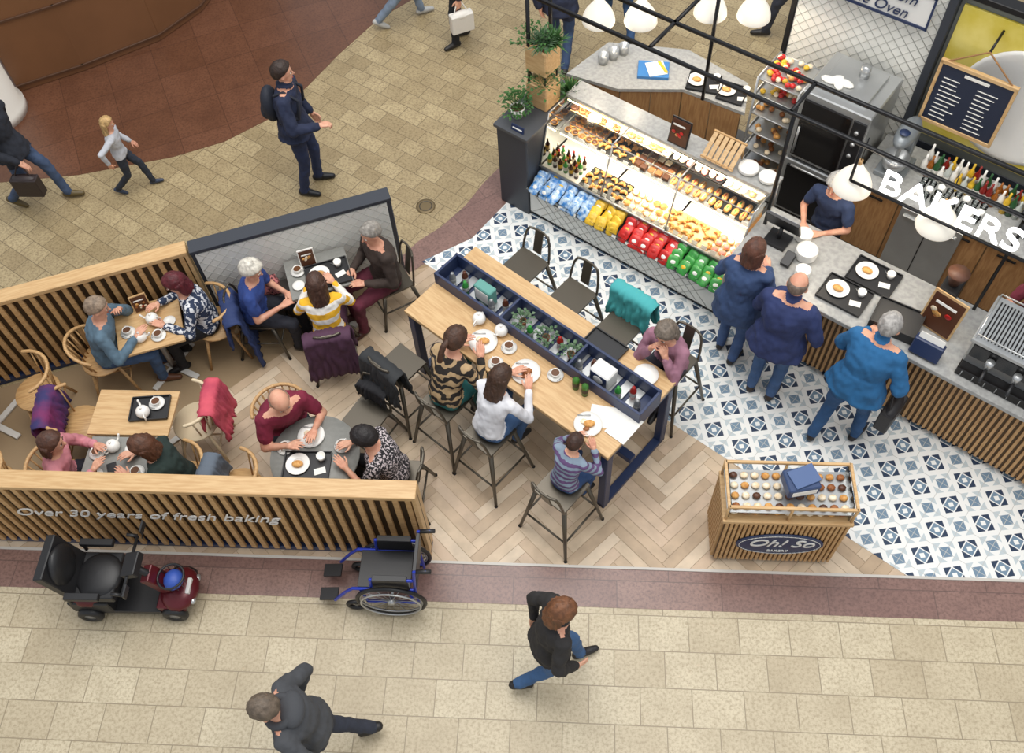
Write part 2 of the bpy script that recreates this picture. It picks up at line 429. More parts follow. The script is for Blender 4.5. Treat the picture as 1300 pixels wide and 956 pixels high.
    for i in range(rg):
        for j in range(seg): k=(j+1)%seg; pf.append((i*seg+j,(i+1)*seg+j,(i+1)*seg+k,i*seg+k))
    out.raw(pv,pf,HAIR)
    if style in('long','bob'):
        hb=MB(); Lh=.20 if style=='long' else .11
        hb.ell(hp_(-.05,0,-.05),(.065,.092,.10),HAIR,14,9,HR)
        for q in range(9):
            a_=R(95+q*21.2); hb.tube(hp_(.075*math.cos(a_)-.02,.083*math.sin(a_),.02),hp_(.085*math.cos(a_)-.02,.086*math.sin(a_),-.02-Lh),.03,HAIR,.018,n=8,round_=True)
        hv,hn,hf=remesh(hb,.010,2)
        hv=[hv[i]+hn[i]*.010*noise.noise(V((hv[i][0]*60,hv[i][1]*60,hv[i][2]*8))) for i in range(len(hv))]
        out.raw([tuple(x) for x in hv],hf,HAIR)
    if style=='pony':
        out.path([hp_(-.10,0,.03),hp_(-.15,0,-.02),hp_(-.155,0,-.10),hp_(-.14,0,-.18)],.027,HAIR)
    if extra: extra(out,P,d,fx,hands,Hc)
    return out.build(name,(loc[0],loc[1],z0),R(yaw),recalc=False)

def backpack(rgb):
    def f(o,P,d,fx,hands,Hc):
        m=mat('backpack_%d_%d_%d'%rgb,rgb,.7,bump=.3,bscale=20)
        b=MB(); c=P+d*.27-fx*.19; b.ell(c,(.09,.14,.21),m,16,10); b.ell(c-fx*.05-d*.07,(.06,.11,.10),m,14,8)
        o.raw(b.v,b.f,m)
        for s in (1,-1): o.path([P+d*.46+V((-.10,s*.10,0)),P+d*.50+V((0,s*.10,.0)),P+d*.40+V((.13,s*.11,0)),P+d*.2+V((.11,s*.14,0)),P+d*.12+V((-.1,s*.13,0))],.015,m)
    return f
def hood(rgb):
    def f(o,P,d,fx,hands,Hc):
        m=mat('hood_%d_%d_%d'%rgb,rgb,.8,bump=.3,bscale=20)
        o.ell(P+d*.47-fx*.10,(.09,.13,.07),m,16,10); o.ring(P+d*.50-fx*.02,.095,.03,d,m,n=24)
    return f
def handbag(rgb,side=-1):
    def f(o,P,d,fx,hands,Hc):
        m=mat('handbag_%d_%d_%d'%rgb,rgb,.5,bump=.2,bscale=20)
        w=[h for h in hands if h[0]==side][0][2]; c=w+V((0,side*.04,-.32))
        o.box(c,(.30,.12,.26),m); o.ell(c+V((0,0,.1)),(.15,.065,.06),m)
        o.path([c+V((-.1,0,.12)),w+V((-.03,0,-.06)),w+V((.03,0,-.06)),c+V((.1,0,.12))],.008,m)
    return f

# ------------------------------------------------------------------ reference frames
CA=R(-41)
def C(s,w): return (-.05+.755*s+.656*w, 7.40-.656*s+.755*w)
BA=R(-44.3)
def B(s,w): return (-.97+.7157*s+.6984*w, 5.24-.6984*s+.7157*w)

# ------------------------------------------------------------------ floors
ST1=stone('beige_paving_near',(208,196,168),(188,174,146),(150,134,106),(140,128,106),.42,.30,R(0),.5,.75)
ST2=stone('beige_paving_far',(186,168,130),(162,144,108),(116,98,68),(112,98,74),.30,.21,R(0),.5,.8)
GR=stone('red_granite',(146,116,106),(132,102,94),(92,70,66),(104,84,78),.9,.6,0,.5,.7,.3)
GR2=stone('brown_granite',(114,76,56),(104,68,48),(70,42,30),(82,54,40),.6,.6,0,.0,.6,.3)
CONC=mat('service_floor',(96,94,90),.6,var=.1)
def slab(name,poly,z,mt,rz=0):
    c,s=math.cos(-rz),math.sin(-rz)
    b=MB(); b.prism([(x*c-y*s,x*s+y*c) for x,y in poly],-.06,z,mt); return b.build(name,(0,0,0),rz)
slab('floor',[(-14,-3),(14,-3),(14,5),(-14,5)],0,ST1,R(-6.1))
def up(x): return 3.132-.107*(x)
slab('floor_upper_concourse',[(-14,up(-14)+.9),(-5,4.6),(8,3.5),(14,4),(14,16),(-14,16)],.002,ST2,R(-38))
slab('floor_brown_granite',[(-14,8.2),(-5.92,8.3),(-5.0,8.33),(-3.9,8.52),(-3.3,8.72),(-2.76,9.08),(-2.35,9.6),(-1.98,10.17),(-1.48,10.83),(-.9,11.3),(-.2,11.8),(.3,13),(.3,16),(-14,16)],.005,GR2,R(20))
slab('floor_granite_band',[(-14,up(-14)-.36),(14,up(14)-.36),(14,up(14)),(-14,up(-14))],.004,GR,R(-6.1))
slab('floor_granite_curve',[(-3.2,6.02),(-1.2,6.68),(-.95,6.95),(-.70,7.13),(-.42,7.42),(-.2,7.75),(.1,8.1),(.7,8.7),(.9,8.3),(.1,7.4),(-.36,6.90),(-.92,6.60),(-1.1,6.45)],.006,GR,R(30))
def toC(x,y):
    dx,dy=x+.05,y-7.40; return (.755*dx-.656*dy,.656*dx+.755*dy)
b=MB(); b.prism([toC(x,y) for x,y in [(-.92,6.65),(3.28,2.785),(9,2.17),(9,3.0),(.6,7.6),(.05,7.42),(-.36,6.93)]],-.05,.010,TILES); b.build('floor_patterned_tile',C(0,0),CA)
b=MB(); b.prism([(0,.3),(9,.3),(9,2.6),(1.6,2.6),(.3,2.1)],-.05,.012,CONC); b.build('floor_service_area',C(0,0),CA)
TRIM=mat('edge_trim_grey',(196,192,184),.5)
b=MB(); b.prism([(-7,up(-7)-.012),(9,up(9)-.012),(9,up(9)+.012),(-7,up(-7)+.012)],0,.013,TRIM); b.build('trim_1')
WD=[mat('plank_%d'%i,c,.45,0,rgb2=tuple(int(x*.92) for x in c),vscale=5,stretch=(1,1,1)) for i,c in enumerate([(206,184,156),(196,172,144),(214,194,168),(186,162,134),(202,178,152)])]
poly=[(-7.2,up(-7.2)),(3.28,up(3.28)),(-.92,6.65),(-1.12,6.50),(-7.2,4.86)]
b=MB(); b.prism(poly,-.05,.004,mat('plank_gap',(150,128,98),.7)); base=b
PL,PW=.60,.10; A=R(45-6); ca,sa=math.cos(A),math.sin(A)
b=MB()
for i in range(-110,110):
    for j in range(-16,16):
        ox,oy=i*PW+j*PL,i*PW-j*PL
        for (x0,x1,y0,y1) in ((0,PL,0,PW),(PL,PL+PW,PW-PL,PW)):
            cx,cy=ox+(x0+x1)/2,oy+(y0+y1)/2; wx,wy=cx*ca-cy*sa-2,cx*sa+cy*ca+4.6
            if not(-7.8<wx<3.8 and 2.2<wy<7.2): continue
            g=.0015; q=[(ox+x0+g,oy+y0+g),(ox+x1-g,oy+y0+g),(ox+x1-g,oy+y1-g),(ox+x0+g,oy+y1-g)]
            b.raw([(x*ca-y*sa-2,x*sa+y*ca+4.6,.009) for x,y in q],[(0,1,2,3)],random.choice(WD),False)
me=bpy.data.meshes.new('floor_herringbone'); me.from_pydata(b.v,[],b.f)
for x in b.mats: me.materials.append(MATS[x])
me.polygons.foreach_set('material_index',b.m)
bm=bmesh.new(); bm.from_mesh(me)
for k in range(len(poly)):
    p=V((*poly[k],0)); q=V((*poly[(k+1)%len(poly)],0)); e=q-p; nn=V((e.y,-e.x,0))
    bmesh.ops.bisect_plane(bm,geom=bm.verts[:]+bm.edges[:]+bm.faces[:],plane_co=p,plane_no=nn,clear_outer=True)
bm.to_mesh(me); bm.free()
o=bpy.data.objects.new('floor_herringbone',me); bpy.context.collection.objects.link(o)
base.build('floor_herringbone_underlay')
b=MB(); b.lathe((0,0,.003),[(.11,0),(.11,.008),(.085,.010),(.0,.010)],mat('drain_metal',(120,104,76),.5,.5)); b.ring((0,0,.013),.07,.006,(0,0,1),GUN); b.build('floor_drain_cover',(-.87,7.45))

# shop front wall + column in the upper left
WALLB=mat('brown_wall_panel',(122,84,56),.35,var=.1,vscale=2)
b=MB(); pts=[(-6.06,9.96),(-5.3,10.28),(-4.41,10.77),(-3.95,11.3),(-3.6,12.2),(-3.4,13.5)]
for (x0,y0),(x1,y1) in zip(pts[:-1],pts[1:]):
    L=math.hypot(x1-x0,y1-y0); a=math.atan2(y1-y0,x1-x0)
    b.box(((x0+x1)/2,(y0+y1)/2,1.6),(L+.04,.16,3.2),WALLB,rz=a)
    for z in (.1,1.0,1.9,2.8): b.box(((x0+x1)/2+.09*math.sin(a),(y0+y1)/2-.09*math.cos(a),z),(L+.04,.03,.03),mat('wall_joint',(84,56,38),.5),rz=a)
b.build('wall_left')
b=MB(); b.lathe((0,0,0),[(.42,0),(.42,.12),(.38,.14),(.38,5.5)],mat('column_cream',(214,208,198),.4),n=32); b.build('column',(-6.28,9.50))

# ------------------------------------------------------------------ fences
def slat_fence(name,p0,p1,H):
    L=math.hypot(p1[0]-p0[0],p1[1]-p0[1]); a=math.atan2(p1[1]-p0[1],p1[0]-p0[0])
    b=MB(); th=.16
    b.b2(0,L,.0,th,H-.05,H,OAKL); b.b2(0,L,.02,th-.02,0,.07,NAVY); b.b2(0,L,th/2-.01,th/2+.01,.07,H-.05,OAKD)
    b.b2(L-.035,L,0,th,.0,H-.04,OAKL)
    n=int(L/.10)
    for i in range(n):
        x=i*L/n+.03
        for y in (.022,th-.022): b.box((x,y,(H+.02)/2),(.045,.03,H-.10),OAK)
    o=b.build(name,p0,a); return o,a,L
o,a,L=slat_fence('slatted_fence',(-6.4,up(-6.4)+.05),(-.85,up(-.85)+.05),1.22)
def text(name,s,size,loc,rx,rz,m,parent=None,ext=.004,align='CENTER',shear=0):
    cu=bpy.data.curves.new(name,'FONT'); cu.body=s; cu.size=size; cu.extrude=ext; cu.align_x=align; cu.align_y='CENTER'; cu.shear=shear
    t=bpy.data.objects.new(name,cu); bpy.context.collection.objects.link(t)
    me=bpy.data.meshes.new_from_object(t); bpy.data.objects.remove(t)
    me.materials.clear(); me.materials.append(MATS[m])
    t=bpy.data.objects.new(name,me); bpy.context.collection.objects.link(t)
    t.location=loc; t.rotation_euler=(rx,0,rz)
    if parent: t.parent=parent
    return t
text('lettering','Over 30 years of fresh baking',.19,(3.22,-.006,.74),R(90),0,WHITEP,o,shear=.45)
slat_fence('slatted_fence',(-6.6,5.04),(-3.02,5.99),1.2)
b=MB(); L=1.98
b.b2(0,L,0,.10,0,1.2,CHAR); b.b2(.04,L-.05,-.012,.0,.12,1.14,MARBLE); b.b2(-.0,L,-.03,.13,1.17,1.21,CHAR)
GRT=mat('tile_grout',(176,176,170),.7)
for i in range(-8,26):
    for sx in (1,-1):
        x0=i*.12; xa,za=(x0,.12); xb,zb=(x0+sx*1.02,1.14)
        t0=max(0,(0.05-xa)/(xb-xa) if sx>0 else (L-.06-xa)/(xb-xa)); t1=min(1,(L-.06-xa)/(xb-xa) if sx>0 else (.05-xa)/(xb-xa))
        if t1-t0>.02:
            q=V((xa+(xb-xa)*t0,-.013,za+(zb-za)*t0)); r_=V((xa+(xb-xa)*t1,-.013,za+(zb-za)*t1)); b.tube(q,r_,.0025,GRT,n=4)
b.build('tiled_partition',(-3.0,6.0),R(15.3))
b=MB(); b.b2(0,.55,-.24,0,.40,.46,CHAR); b.b2(.03,.52,-.20,-.04,0,.40,CHAR); b.b2(0,.55,-.24,0,.455,.48,mat('bench_leather',(70,64,60),.5)); b.build('low_bench',(-2.74,6.03),R(15.3))
b=MB(); PB=cloth_pattern('patterned_bag_fabric','n',(196,120,120),(60,30,36),60); b.ell((0,0,.13),(.17,.08,.13),PB,18,10); b.box((0,0,.10),(.30,.13,.18),PB); b.path([V((-.1,0,.22)),V((-.05,.02,.33)),V((.05,.02,.33)),V((.1,0,.22))],.009,CHOC); b.build('handbag',(-2.44,5.99,.48),R(20))

# ------------------------------------------------------------------ furniture
def metal_chair(name,loc,yaw,seat=.45,back=.38,m=None):
    m=m or GUN; b=MB(); s=.17
    b.box((0,0,seat-.012),(.35,.34,.024),m); b.b2(-.15,.15,-.15,.15,seat-.05,seat-.02,m)
    sp=.05+seat*.06
    for x in (-1,1):
        for y in (-1,1):
            b.tube((x*(s+sp),y*(s+sp),0),(x*.15,y*.15,seat-.02),.014,m,.023,n=8)
            b.tube((x*(s+sp),y*(s+sp),0),(x*(s+sp),y*(s+sp),.02),.017,BLKP,n=8)
    zf=seat*.38 if seat>.6 else seat*.5; k=s+sp-(s+sp-.15)*zf/seat
    for p,q in (((-k,-k,zf),(k,-k,zf)),((-k,k,zf),(k,k,zf)),((k,-k,zf),(k,k,zf)),((-k,-k,zf),(-k,k,zf))): b.tube(p,q,.010,m,n=8)
    if back:
        pts=[]
        for t in range(13):
            th=math.pi*t/12; pts.append((-.17-.05*math.sin(th)-.03*math.sin(th),.165*math.cos(th),seat-.02+(back)*min(1,math.sin(th)*1.6)))
        b.path([V(p) for p in pts],.0125,m)
        b.box((-.215,0,seat+back*.52),(.012,.10,back*.96),m,ry=R(-10))
    return b.build(name,loc,R(yaw))
def wood_chair(name,loc,yaw,c='oak_wood',arms=False):
    m=c; b=MB()
    b.lathe((0,0,.44),[(.0,0),(.20,.0),(.215,.012),(.21,.024),(.0,.018)],m,n=24)
    for x in (-1,1):
        for y in (-1,1): b.tube((x*.21,y*.20,0),(x*.12,y*.12,.44),.013,m,.018,n=8)
    b.tube((-.16,.0,.2),(.16,.0,.2),.009,m); b.tube((.165,-.155,.2),(.165,.155,.2),.009,m); b.tube((-.165,-.155,.2),(-.165,.155,.2),.009,m)
    pts=[]
    for t in range(11):
        th=R(-80+16*t); pts.append(V((-.235*math.cos(th)-.0,.245*math.sin(th),.80 if not arms else .68+.13*max(0,math.cos(th))**1)))
    b.path(pts,.017,m)
    for t in range(1,10):
        th=R(-80+16*t); b.tube((-.17*math.cos(th),.17*math.sin(th),.45),pts[t],.008,m,n=6)
    return b.build(name,loc,R(yaw))
def ped_table(name,loc,yaw,sx,sy,top,h=.75,rnd=0):
    b=MB(); base=mat('table_base_white',(214,212,206),.4)
    if rnd: b.lathe((0,0,h-.03),[(0,0),(rnd,.0),(rnd+.004,.015),(rnd,.03),(0,.03)],top,n=40)
    else: b.box((0,0,h-.014),(sx,sy,.028),top)
    b.tube((0,0,.03),(0,0,h-.03),.028,base,n=14)
    for a in (45,-45): b.box((0,0,.022),(.62,.06,.02),base,rz=R(a)); b.box((0,0,h-.04),(.36,.05,.02),base,rz=R(a))
    return b.build(name,loc,R(yaw))
ped_table('dining_table',(-3.46,5.50),15,.62,.58,OAKL)
ped_table('dining_table',(-1.86,6.00),15,.62,.50,GREYT)
ped_table('dining_table',(-3.45,4.54),-6,.74,.46,OAKL)
ped_table('dining_table',(-3.50,4.04),-6,.62,.50,GREYT)
ped_table('dining_table',(-5.15,4.95),15,.62,.58,OAKL)
ped_table('round_dining_table',(-1.78,3.98),0,0,0,GREYT,rnd=.39)

b=MB(); Lb,Db=2.36,.98
b.b2(0,Lb,0,.44,1.01,1.055,OAKL); b.b2(0,Lb,.72,Db,1.01,1.055,OAKL); b.b2(.0,Lb,.44,.72,.98,1.03,NAVY)
for y in (.43,.72): b.b2(0,Lb,y-.012,y+.012,1.02,1.20,NAVY)
for x in (.012,.8,1.58,Lb-.012): b.b2(x-.012,x+.012,.43,.72,1.02,1.19,NAVY)
for x in (.05,Lb-.05):
    b.b2(x-.04,x+.04,.02,.10,.0,1.01,NAVY); b.b2(x-.04,x+.04,Db-.10,Db-.02,0,1.01,NAVY); b.b2(x-.04,x+.04,.02,Db-.02,.0,.06,NAVY); b.b2(x-.04,x+.04,.02,Db-.02,.94,1.01,NAVY)
b.b2(.05,Lb-.05,.45,.53,.2,.28,NAVY); b.b2(.05,Lb-.05,.10,.14,.94,1.01,NAVY); b.b2(.05,Lb-.05,Db-.14,Db-.10,.94,1.01,NAVY)
for i in range(18): b.b2(.1+i*.12,.18+i*.12,.455,.705,1.035,1.05,STEEL)
b.build('communal_bar_table',B(0,0),BA)

for s in (.22,.80,1.32,2.14): metal_chair('bar_stool',B(s,-.33),45.7,seat=.75,back=.30)
for s in (.35,.95,1.52,2.12): metal_chair('bar_stool',B(s,Db+.30),225.7,seat=.75,back=.30)

metal_chair('metal_dining_chair',(-1.40,4.50),-125)
metal_chair('metal_dining_chair',(-1.08,3.86),172)
wood_chair('windsor_chair',(-3.98,5.36),12,arms=True)
wood_chair('windsor_chair',(-2.92,5.68),195)
metal_chair('metal_dining_chair',(-2.50,5.76),-4)
metal_chair('metal_dining_chair',(-1.76,5.42),98)
metal_chair('metal_dining_chair',(-1.18,6.08),206)
wood_chair('windsor_chair',(-4.55,5.02),200)
wood_chair('windsor_chair',(-2.98,4.57),178,c=mat('pale_chair_wood',(214,196,164),.5))
wood_chair('windsor_chair',(-4.07,4.62),2)
wood_chair('windsor_chair',(-4.06,4.05),0)
wood_chair('windsor_chair',(-2.98,3.95),178)
wood_chair('windsor_chair',(-2.50,3.84),170)
wood_chair('windsor_chair',(-4.75,4.05),175)
wood_chair('windsor_chair',(-2.12,4.46),-58)

def coat(name,loc,yaw,c,top=.84,w=.46,front=.35,rear=.55,c2=None):
    m=mat('coat_%d_%d_%d'%c,c,.8,rgb2=c2,vscale=3,bump=.5,bscale=15) ; b=MB(); n1,n2=26,34; vs=[];F=[]; sd=V((random.random()*40,3,1))
    prof=[]; tot=front+rear+.08
    for i in range(n1):
        t=i/(n1-1)*tot
        if t<front: p=(.055,top-front+t)
        elif t<front+.08: q=(t-front)/.08*math.pi; p=(.055*math.cos(q),top+.03*math.sin(q))
        else: p=(-.055,top-(t-front-.08))
        prof.append((p,t))
    for (px,pz),t in prof:
        for j in range(n2):
            u=j/(n2-1)-.5; hang=abs(pz-top)
            ww=w*(1+.25*hang+.1*noise.noise(V((t*5,0,0))+sd)); sg=1 if px>0 else -1
            off=(.018+.10*hang)*math.sin(u*26+noise.noise(V((u*3,t*4,0))+sd)*4)*.45+.03*noise.noise(V((u*8,t*8,0))+sd)
            vs.append((px*(1.2+hang)+sg*abs(off),u*ww,pz+.05*noise.noise(V((u*6,9,t))+sd)*hang*2-.12*u*u))
    for i in range(n1-1):
        for j in range(n2-1): F.append((i*n2+j,i*n2+j+1,(i+1)*n2+j+1,(i+1)*n2+j))
    b.raw(vs,F,m); o=b.build(name,loc,R(yaw),False)
    md=o.modifiers.new('s','SOLIDIFY'); md.thickness=.02; return o
coat('blue_coat',(-2.70,5.62),195,(40,56,100),top=.80,rear=.7)
coat('pink_coat',(-2.76,4.60),178,(206,84,100),top=.84,c2=(170,60,84),front=.25,rear=.45,w=.40)
coat('purple_puffer_coat',(-4.26,4.62),2,(52,46,96),top=.84,c2=(130,40,90),front=.3)
coat('teal_coat',B(1.52,Db+.50),225.7,(70,166,168),top=1.06,rear=.35)
coat('purple_coat',(-1.74,5.22),98,(78,48,70),top=.78,rear=.55)
coat('black_coat',B(.22,-.52),45.7,(46,48,50),top=1.0,rear=.4)
coat('black_coat',(-1.29,4.68),-125,(32,32,36),top=.70,front=.15,rear=.25,w=.32)
coat('grey_coat',(-2.70,3.86),172,(96,106,118),top=.82,front=.2,rear=.3,w=.36)

# ------------------------------------------------------------------ people
human('seated_man_denim_jacket',(-3.92,5.38),12,'sit',1.70,lean=14,top=(96,122,140),pants=(72,98,134),shoes=(96,60,40),hair=(150,130,110),hp=18,hl=(.34,.10,.98),hr=(.40,-.16,.80),grip=('grip','relax'),g=1.10)
human('seated_woman_floral_top',(-2.98,5.68),195,'sit',1.64,lean=10,topmat=cloth_pattern('floral_blue','n',(46,58,84),(214,216,220),26),pants=(28,28,32),hair=(92,24,34),style='bob',hp=18,hl=(.40,.16,.80),g=1.05)
human('seated_woman_blue_top',(-2.52,5.76),-6,'sit',1.64,lean=12,top=(50,76,146),pants=(38,40,50),hair=(226,220,206),style='curly',sleeve='short',hp=22,hl=(.38,.08,.72),hr=(.36,-.10,.72),g=1.08)
cp=cloth_pattern('yellow_white_stripe','stripe',(238,182,44),(238,234,226),2.2)
human('seated_woman_striped_top',(-1.76,5.44),98,'sit',1.58,lean=10,topmat=cp,pants=(84,50,72),hair=(76,50,38),style='long',hp=14)
human('seated_man_dark_jacket',(-1.22,6.08),214,'sit',1.74,lean=4,top=(62,50,44),pants=(100,38,56),shoes=(70,36,30),hair=(156,150,142),hp=12,hl=(.30,.12,.70),hr=(.30,-.12,.70),g=1.14)
human('seated_woman_pink_cardigan',(-4.06,4.04),4,'sit',1.62,lean=14,top=(212,138,148),pants=(40,40,52),hair=(84,52,38),style='bob',hp=12)
human('seated_woman_dark_top',(-2.98,3.94),176,'sit',1.64,lean=14,top=(38,54,50),pants=(34,36,44),hair=(92,56,36),style='bob',hp=18)
human('seated_man_maroon_shirt',(-2.12,4.46),-58,'sit',1.80,lean=20,top=(126,32,58),pants=(50,52,60),hair=(150,120,100),style='bald',sleeve='short',hp=28,g=1.2,hl=(.44,.14,.78),hr=(.44,-.12,.78))
human('seated_woman_black_floral',(-1.10,3.86),172,'sit',1.64,lean=16,topmat=cloth_pattern('floral_black','n',(34,32,36),(200,188,190),60),pants=(30,30,36),hair=(34,28,28),style='curly',sleeve='short',hp=26,g=1.14)
human('seated_woman_tiger_top',B(.80,-.33),45.7,'bar',1.68,lean=20,topmat=cloth_pattern('tiger_print','tiger',(40,34,30),(178,150,112),3.5),pants=(44,110,108),hair=(78,50,34),style='pony',hp=28,g=1.05)
human('seated_girl_white_top',B(1.32,-.33),45.7,'bar',1.56,lean=20,top=(232,232,236),pants=(66,98,140),hair=(70,46,32),style='long',hp=24,hl=(.50,.10,1.20),hr=(.46,-.16,1.20))
human('seated_boy_striped_top',B(2.14,-.30),45.7,'bar',1.28,lean=16,topmat=cloth_pattern('boy_stripe','stripe',(96,72,112),(130,146,162),6),pants=(48,76,120),hair=(66,40,28),hp=20,al=(.26,.1,.62),ar=(.24,-.1,.60))
human('seated_woman_pink_top',B(2.12,Db+.28),225.7,'bar',1.64,lean=18,top=(160,114,132),pants=(60,60,70),hair=(120,108,96),style='bob',hp=24,hl=(.34,.08,1.30),hr=(.34,-.06,1.30),grip=('grip','grip'))
human('standing_man_navy_jacket',(-2.17,7.87),-5,'stand',1.80,lean=2,top=(36,44,70),pants=(38,50,84),shoes=(20,22,28),hair=(52,36,28),hp=2,hy=15,hr=(.34,-.22,1.08),hl=(.12,.26,.84),al=(.05,.12,.09),ar=(-.07,-.11,.09),extra=backpack((30,34,46)),grip=('relax','grip'),coat=.03,g=1.06)
human('walking_child',(-4.23,8.04),5,'walk',1.12,top=(196,198,204),pants=(44,50,62),shoes=(50,60,80),hair=(206,168,112),style='long',hl=(.16,.28,.86),hr=(-.15,-.36,.95),fr=(.8,0,-.5))
human('walking_woman_dark_jacket',(-5.30,7.94),-6,'walk',1.70,top=(38,42,52),pants=(66,84,114),shoes=(92,78,46),hair=(60,44,34),style='bob',extra=handbag((44,34,34)),coat=.05)
human('walking_person_light_jeans',(-1.16,10.75),10,'walk',1.72,top=(90,90,96),pants=(128,144,164),shoes=(180,180,176),hair=(70,50,40))
human('standing_woman_white_bag',(-.39,10.28),200,'stand',1.68,top=(60,50,60),pants=(30,32,38),hair=(90,60,40),style='long',al=(.1,.09,.09),ar=(-.1,-.09,.09),extra=handbag((220,216,208),1))
human('walking_man_navy_coat',(.86,9.75),80,'walk',1.76,top=(40,48,72),pants=(54,74,108),hair=(60,46,38),coat=.1)
human('walking_woman_black_coat',(1.64,10.15),100,'walk',1.66,top=(30,30,34),pants=(50,80,120),hair=(40,30,28),style='bob')
human('walking_man_brown_jacket',(3.79,9.94),160,'walk',1.76,top=(84,66,52),pants=(44,48,60),hair=(50,40,34))
human('standing_woman_navy_coat',(2.13,5.20),52,'stand',1.66,lean=6,top=(56,78,118),pants=(68,94,140),shoes=(40,36,36),hair=(96,58,42),style='bob',coat=.16,hl=(.34,.16,1.14),hr=(.34,-.10,1.12),al=(.05,.09,.09),ar=(-.06,-.10,.09),g=1.12,extra=handbag((196,184,164),1))
human('standing_man_navy_anorak',(2.38,4.72),54,'stand',1.76,lean=6,top=(42,54,98),pants=(68,98,142),shoes=(52,42,36),hair=(120,104,92),style='bald',coat=.08,g=1.20,sh=1.06,hl=(.38,.14,1.1),hr=(.24,-.24,.95),hp=16)
human('standing_man_blue_jacket',(2.96,4.20),46,'stand',1.76,lean=14,top=(36,100,150),pants=(44,84,130),shoes=(34,30,30),hair=(176,172,168),coat=.06,g=1.20,sh=1.05,hl=(.42,.18,1.06),hr=(.16,-.30,.86),al=(-.14,.14,.09),ar=(.10,-.16,.09),hp=18,extra=handbag((36,34,36),-1))
human('bakery_server',C(3.30,1.10),222,'stand',1.64,lean=10,top=(48,62,94),pants=(34,36,44),hair=(196,192,186),style='bob',sleeve='short',hp=26,hl=(.34,.10,1.08),hr=(.34,-.12,1.08))
human('barista_maroon_top',C(5.32,1.14),229,'stand',1.66,lean=8,top=(118,44,62),pants=(34,36,44),hair=(60,40,30),style='pony',sleeve='short',hp=20,hl=(.34,.14,1.2),hr=(.34,-.12,1.2))
human('walking_woman_black_jacket',(.13,2.20),8,'walk',1.62,lean=8,top=(44,42,42),pants=(62,98,142),shoes=(32,30,32),hair=(120,76,46),style='bob',hp=20,coat=.02)
human('walking_man_grey_hoodie',(-1.62,1.70),188,'walk',1.74,lean=18,top=(74,76,80),pants=(50,54,66),hair=(110,96,82),hp=10,hl=(.05,.24,.86),hr=(.1,-.24,.86),extra=hood((66,68,72)),g=1.14)

# ------------------------------------------------------------------ bakery counter
SL=mat('counter_slat',(196,154,102),.5,0,rgb2=(174,132,84),vscale=8,stretch=(8,8,1))
b=MB(); b.b2(-.02,.38,.08,1.0,0,1.15,CHAR); b.b2(-.04,.40,.06,1.02,1.13,1.17,mat('charcoal_top',(72,74,78),.4)); b.b2(.0,.36,.10,.98,0,.04,BLACK)
for w in (.38,.68): b.b2(-.024,-.018,w,w+.006,.05,1.12,BLACK)
b.build('counter_end_unit',C(0,0),CA)
b=MB()
b.b2(.38,2.78,.12,.95,0,.06,BLACK); b.b2(.38,2.78,.10,.95,.06,.42,MARBLE); b.b2(.38,2.78,.05,.36,.42,.45,CHAR)
for i in range(-3,22):
    for sx in(1,-1):
        xa=.4+i*.12; xb=xa+sx*.36; 
        if min(xa,xb)>.38 and max(xa,xb)<2.78: b.tube((xa,.098,.06),(xb,.098,.42),.0028,GRT,n=4)
b.b2(.38,2.78,.05,.056,.45,.49,GLASS)
b.b2(.38,2.78,.30,.95,.45,.60,STEEL)
b.b2(.40,2.76,.30,.90,.60,.62,WHITEP); b.b2(.40,2.76,.62,.92,.86,.872,STEEL); b.b2(.40,2.76,.92,.95,.62,1.25,WHITEP); b.b2(.40,2.76,.76,.92,1.07,1.08,GLASS)
b.b2(.38,2.78,.76,1.02,1.24,1.28,STONE)
b.tube((.42,.75,1.225),(2.74,.75,1.225),.008,CASEGLOW,n=6); b.tube((.42,.615,.85),(2.74,.615,.85),.006,CASEGLOW,n=6)  # glowing tubes added under the shelves to lift the dark interior
for s in (.39,1.18,1.97,2.77):
    b.b2(s-.012,s+.012,.30,.95,.60,.62,BLACK); b.tube((s,.29,.61),(s,.46,1.24),.009,STEEL); b.tube((s,.94,.62),(s,.94,1.25),.012,STEEL); b.tube((s,.46,1.245),(s,.76,1.245),.008,STEEL)
b.tube((.38,.29,.62),(2.78,.29,.62),.012,STEEL); b.tube((.38,.46,1.245),(2.78,.46,1.245),.006,STEEL)
b.build('bakery_display_case',C(0,0),CA)
b=MB(); b.raw([(.39,.285,.63),(2.77,.285,.63),(2.77,.455,1.245),(.39,.455,1.245)],[(0,1,2,3)],GLASS,False); b.raw([(.39,.455,1.25),(2.77,.455,1.25),(2.77,.76,1.25),(.39,.76,1.25)],[(0,1,2,3)],GLASS,False)
for s in (.39,2.77): b.raw([(s,.285,.63),(s,.455,1.245),(s,.94,1.245),(s,.94,.63)],[(0,1,2,3)],GLASS,False)
b.build('display_case_glass',C(0,0),CA,False)
def strip(name,s,w,z,e):
    l=bpy.data.lights.new(name,'AREA'); l.shape='RECTANGLE'; l.size=1.1; l.size_y=.04; l.energy=e; l.color=(1,.88,.70)
    lo=bpy.data.objects.new(name,l); lo.location=(*C(s,w),z); lo.rotation_euler=(0,0,CA); bpy.context.collection.objects.link(lo)
for s in (1.0,2.15): strip('added_case_light',s,.74,1.21,9); strip('added_case_light',s,.60,.84,5)  # added area lights that brighten the goods inside the case
b=MB()
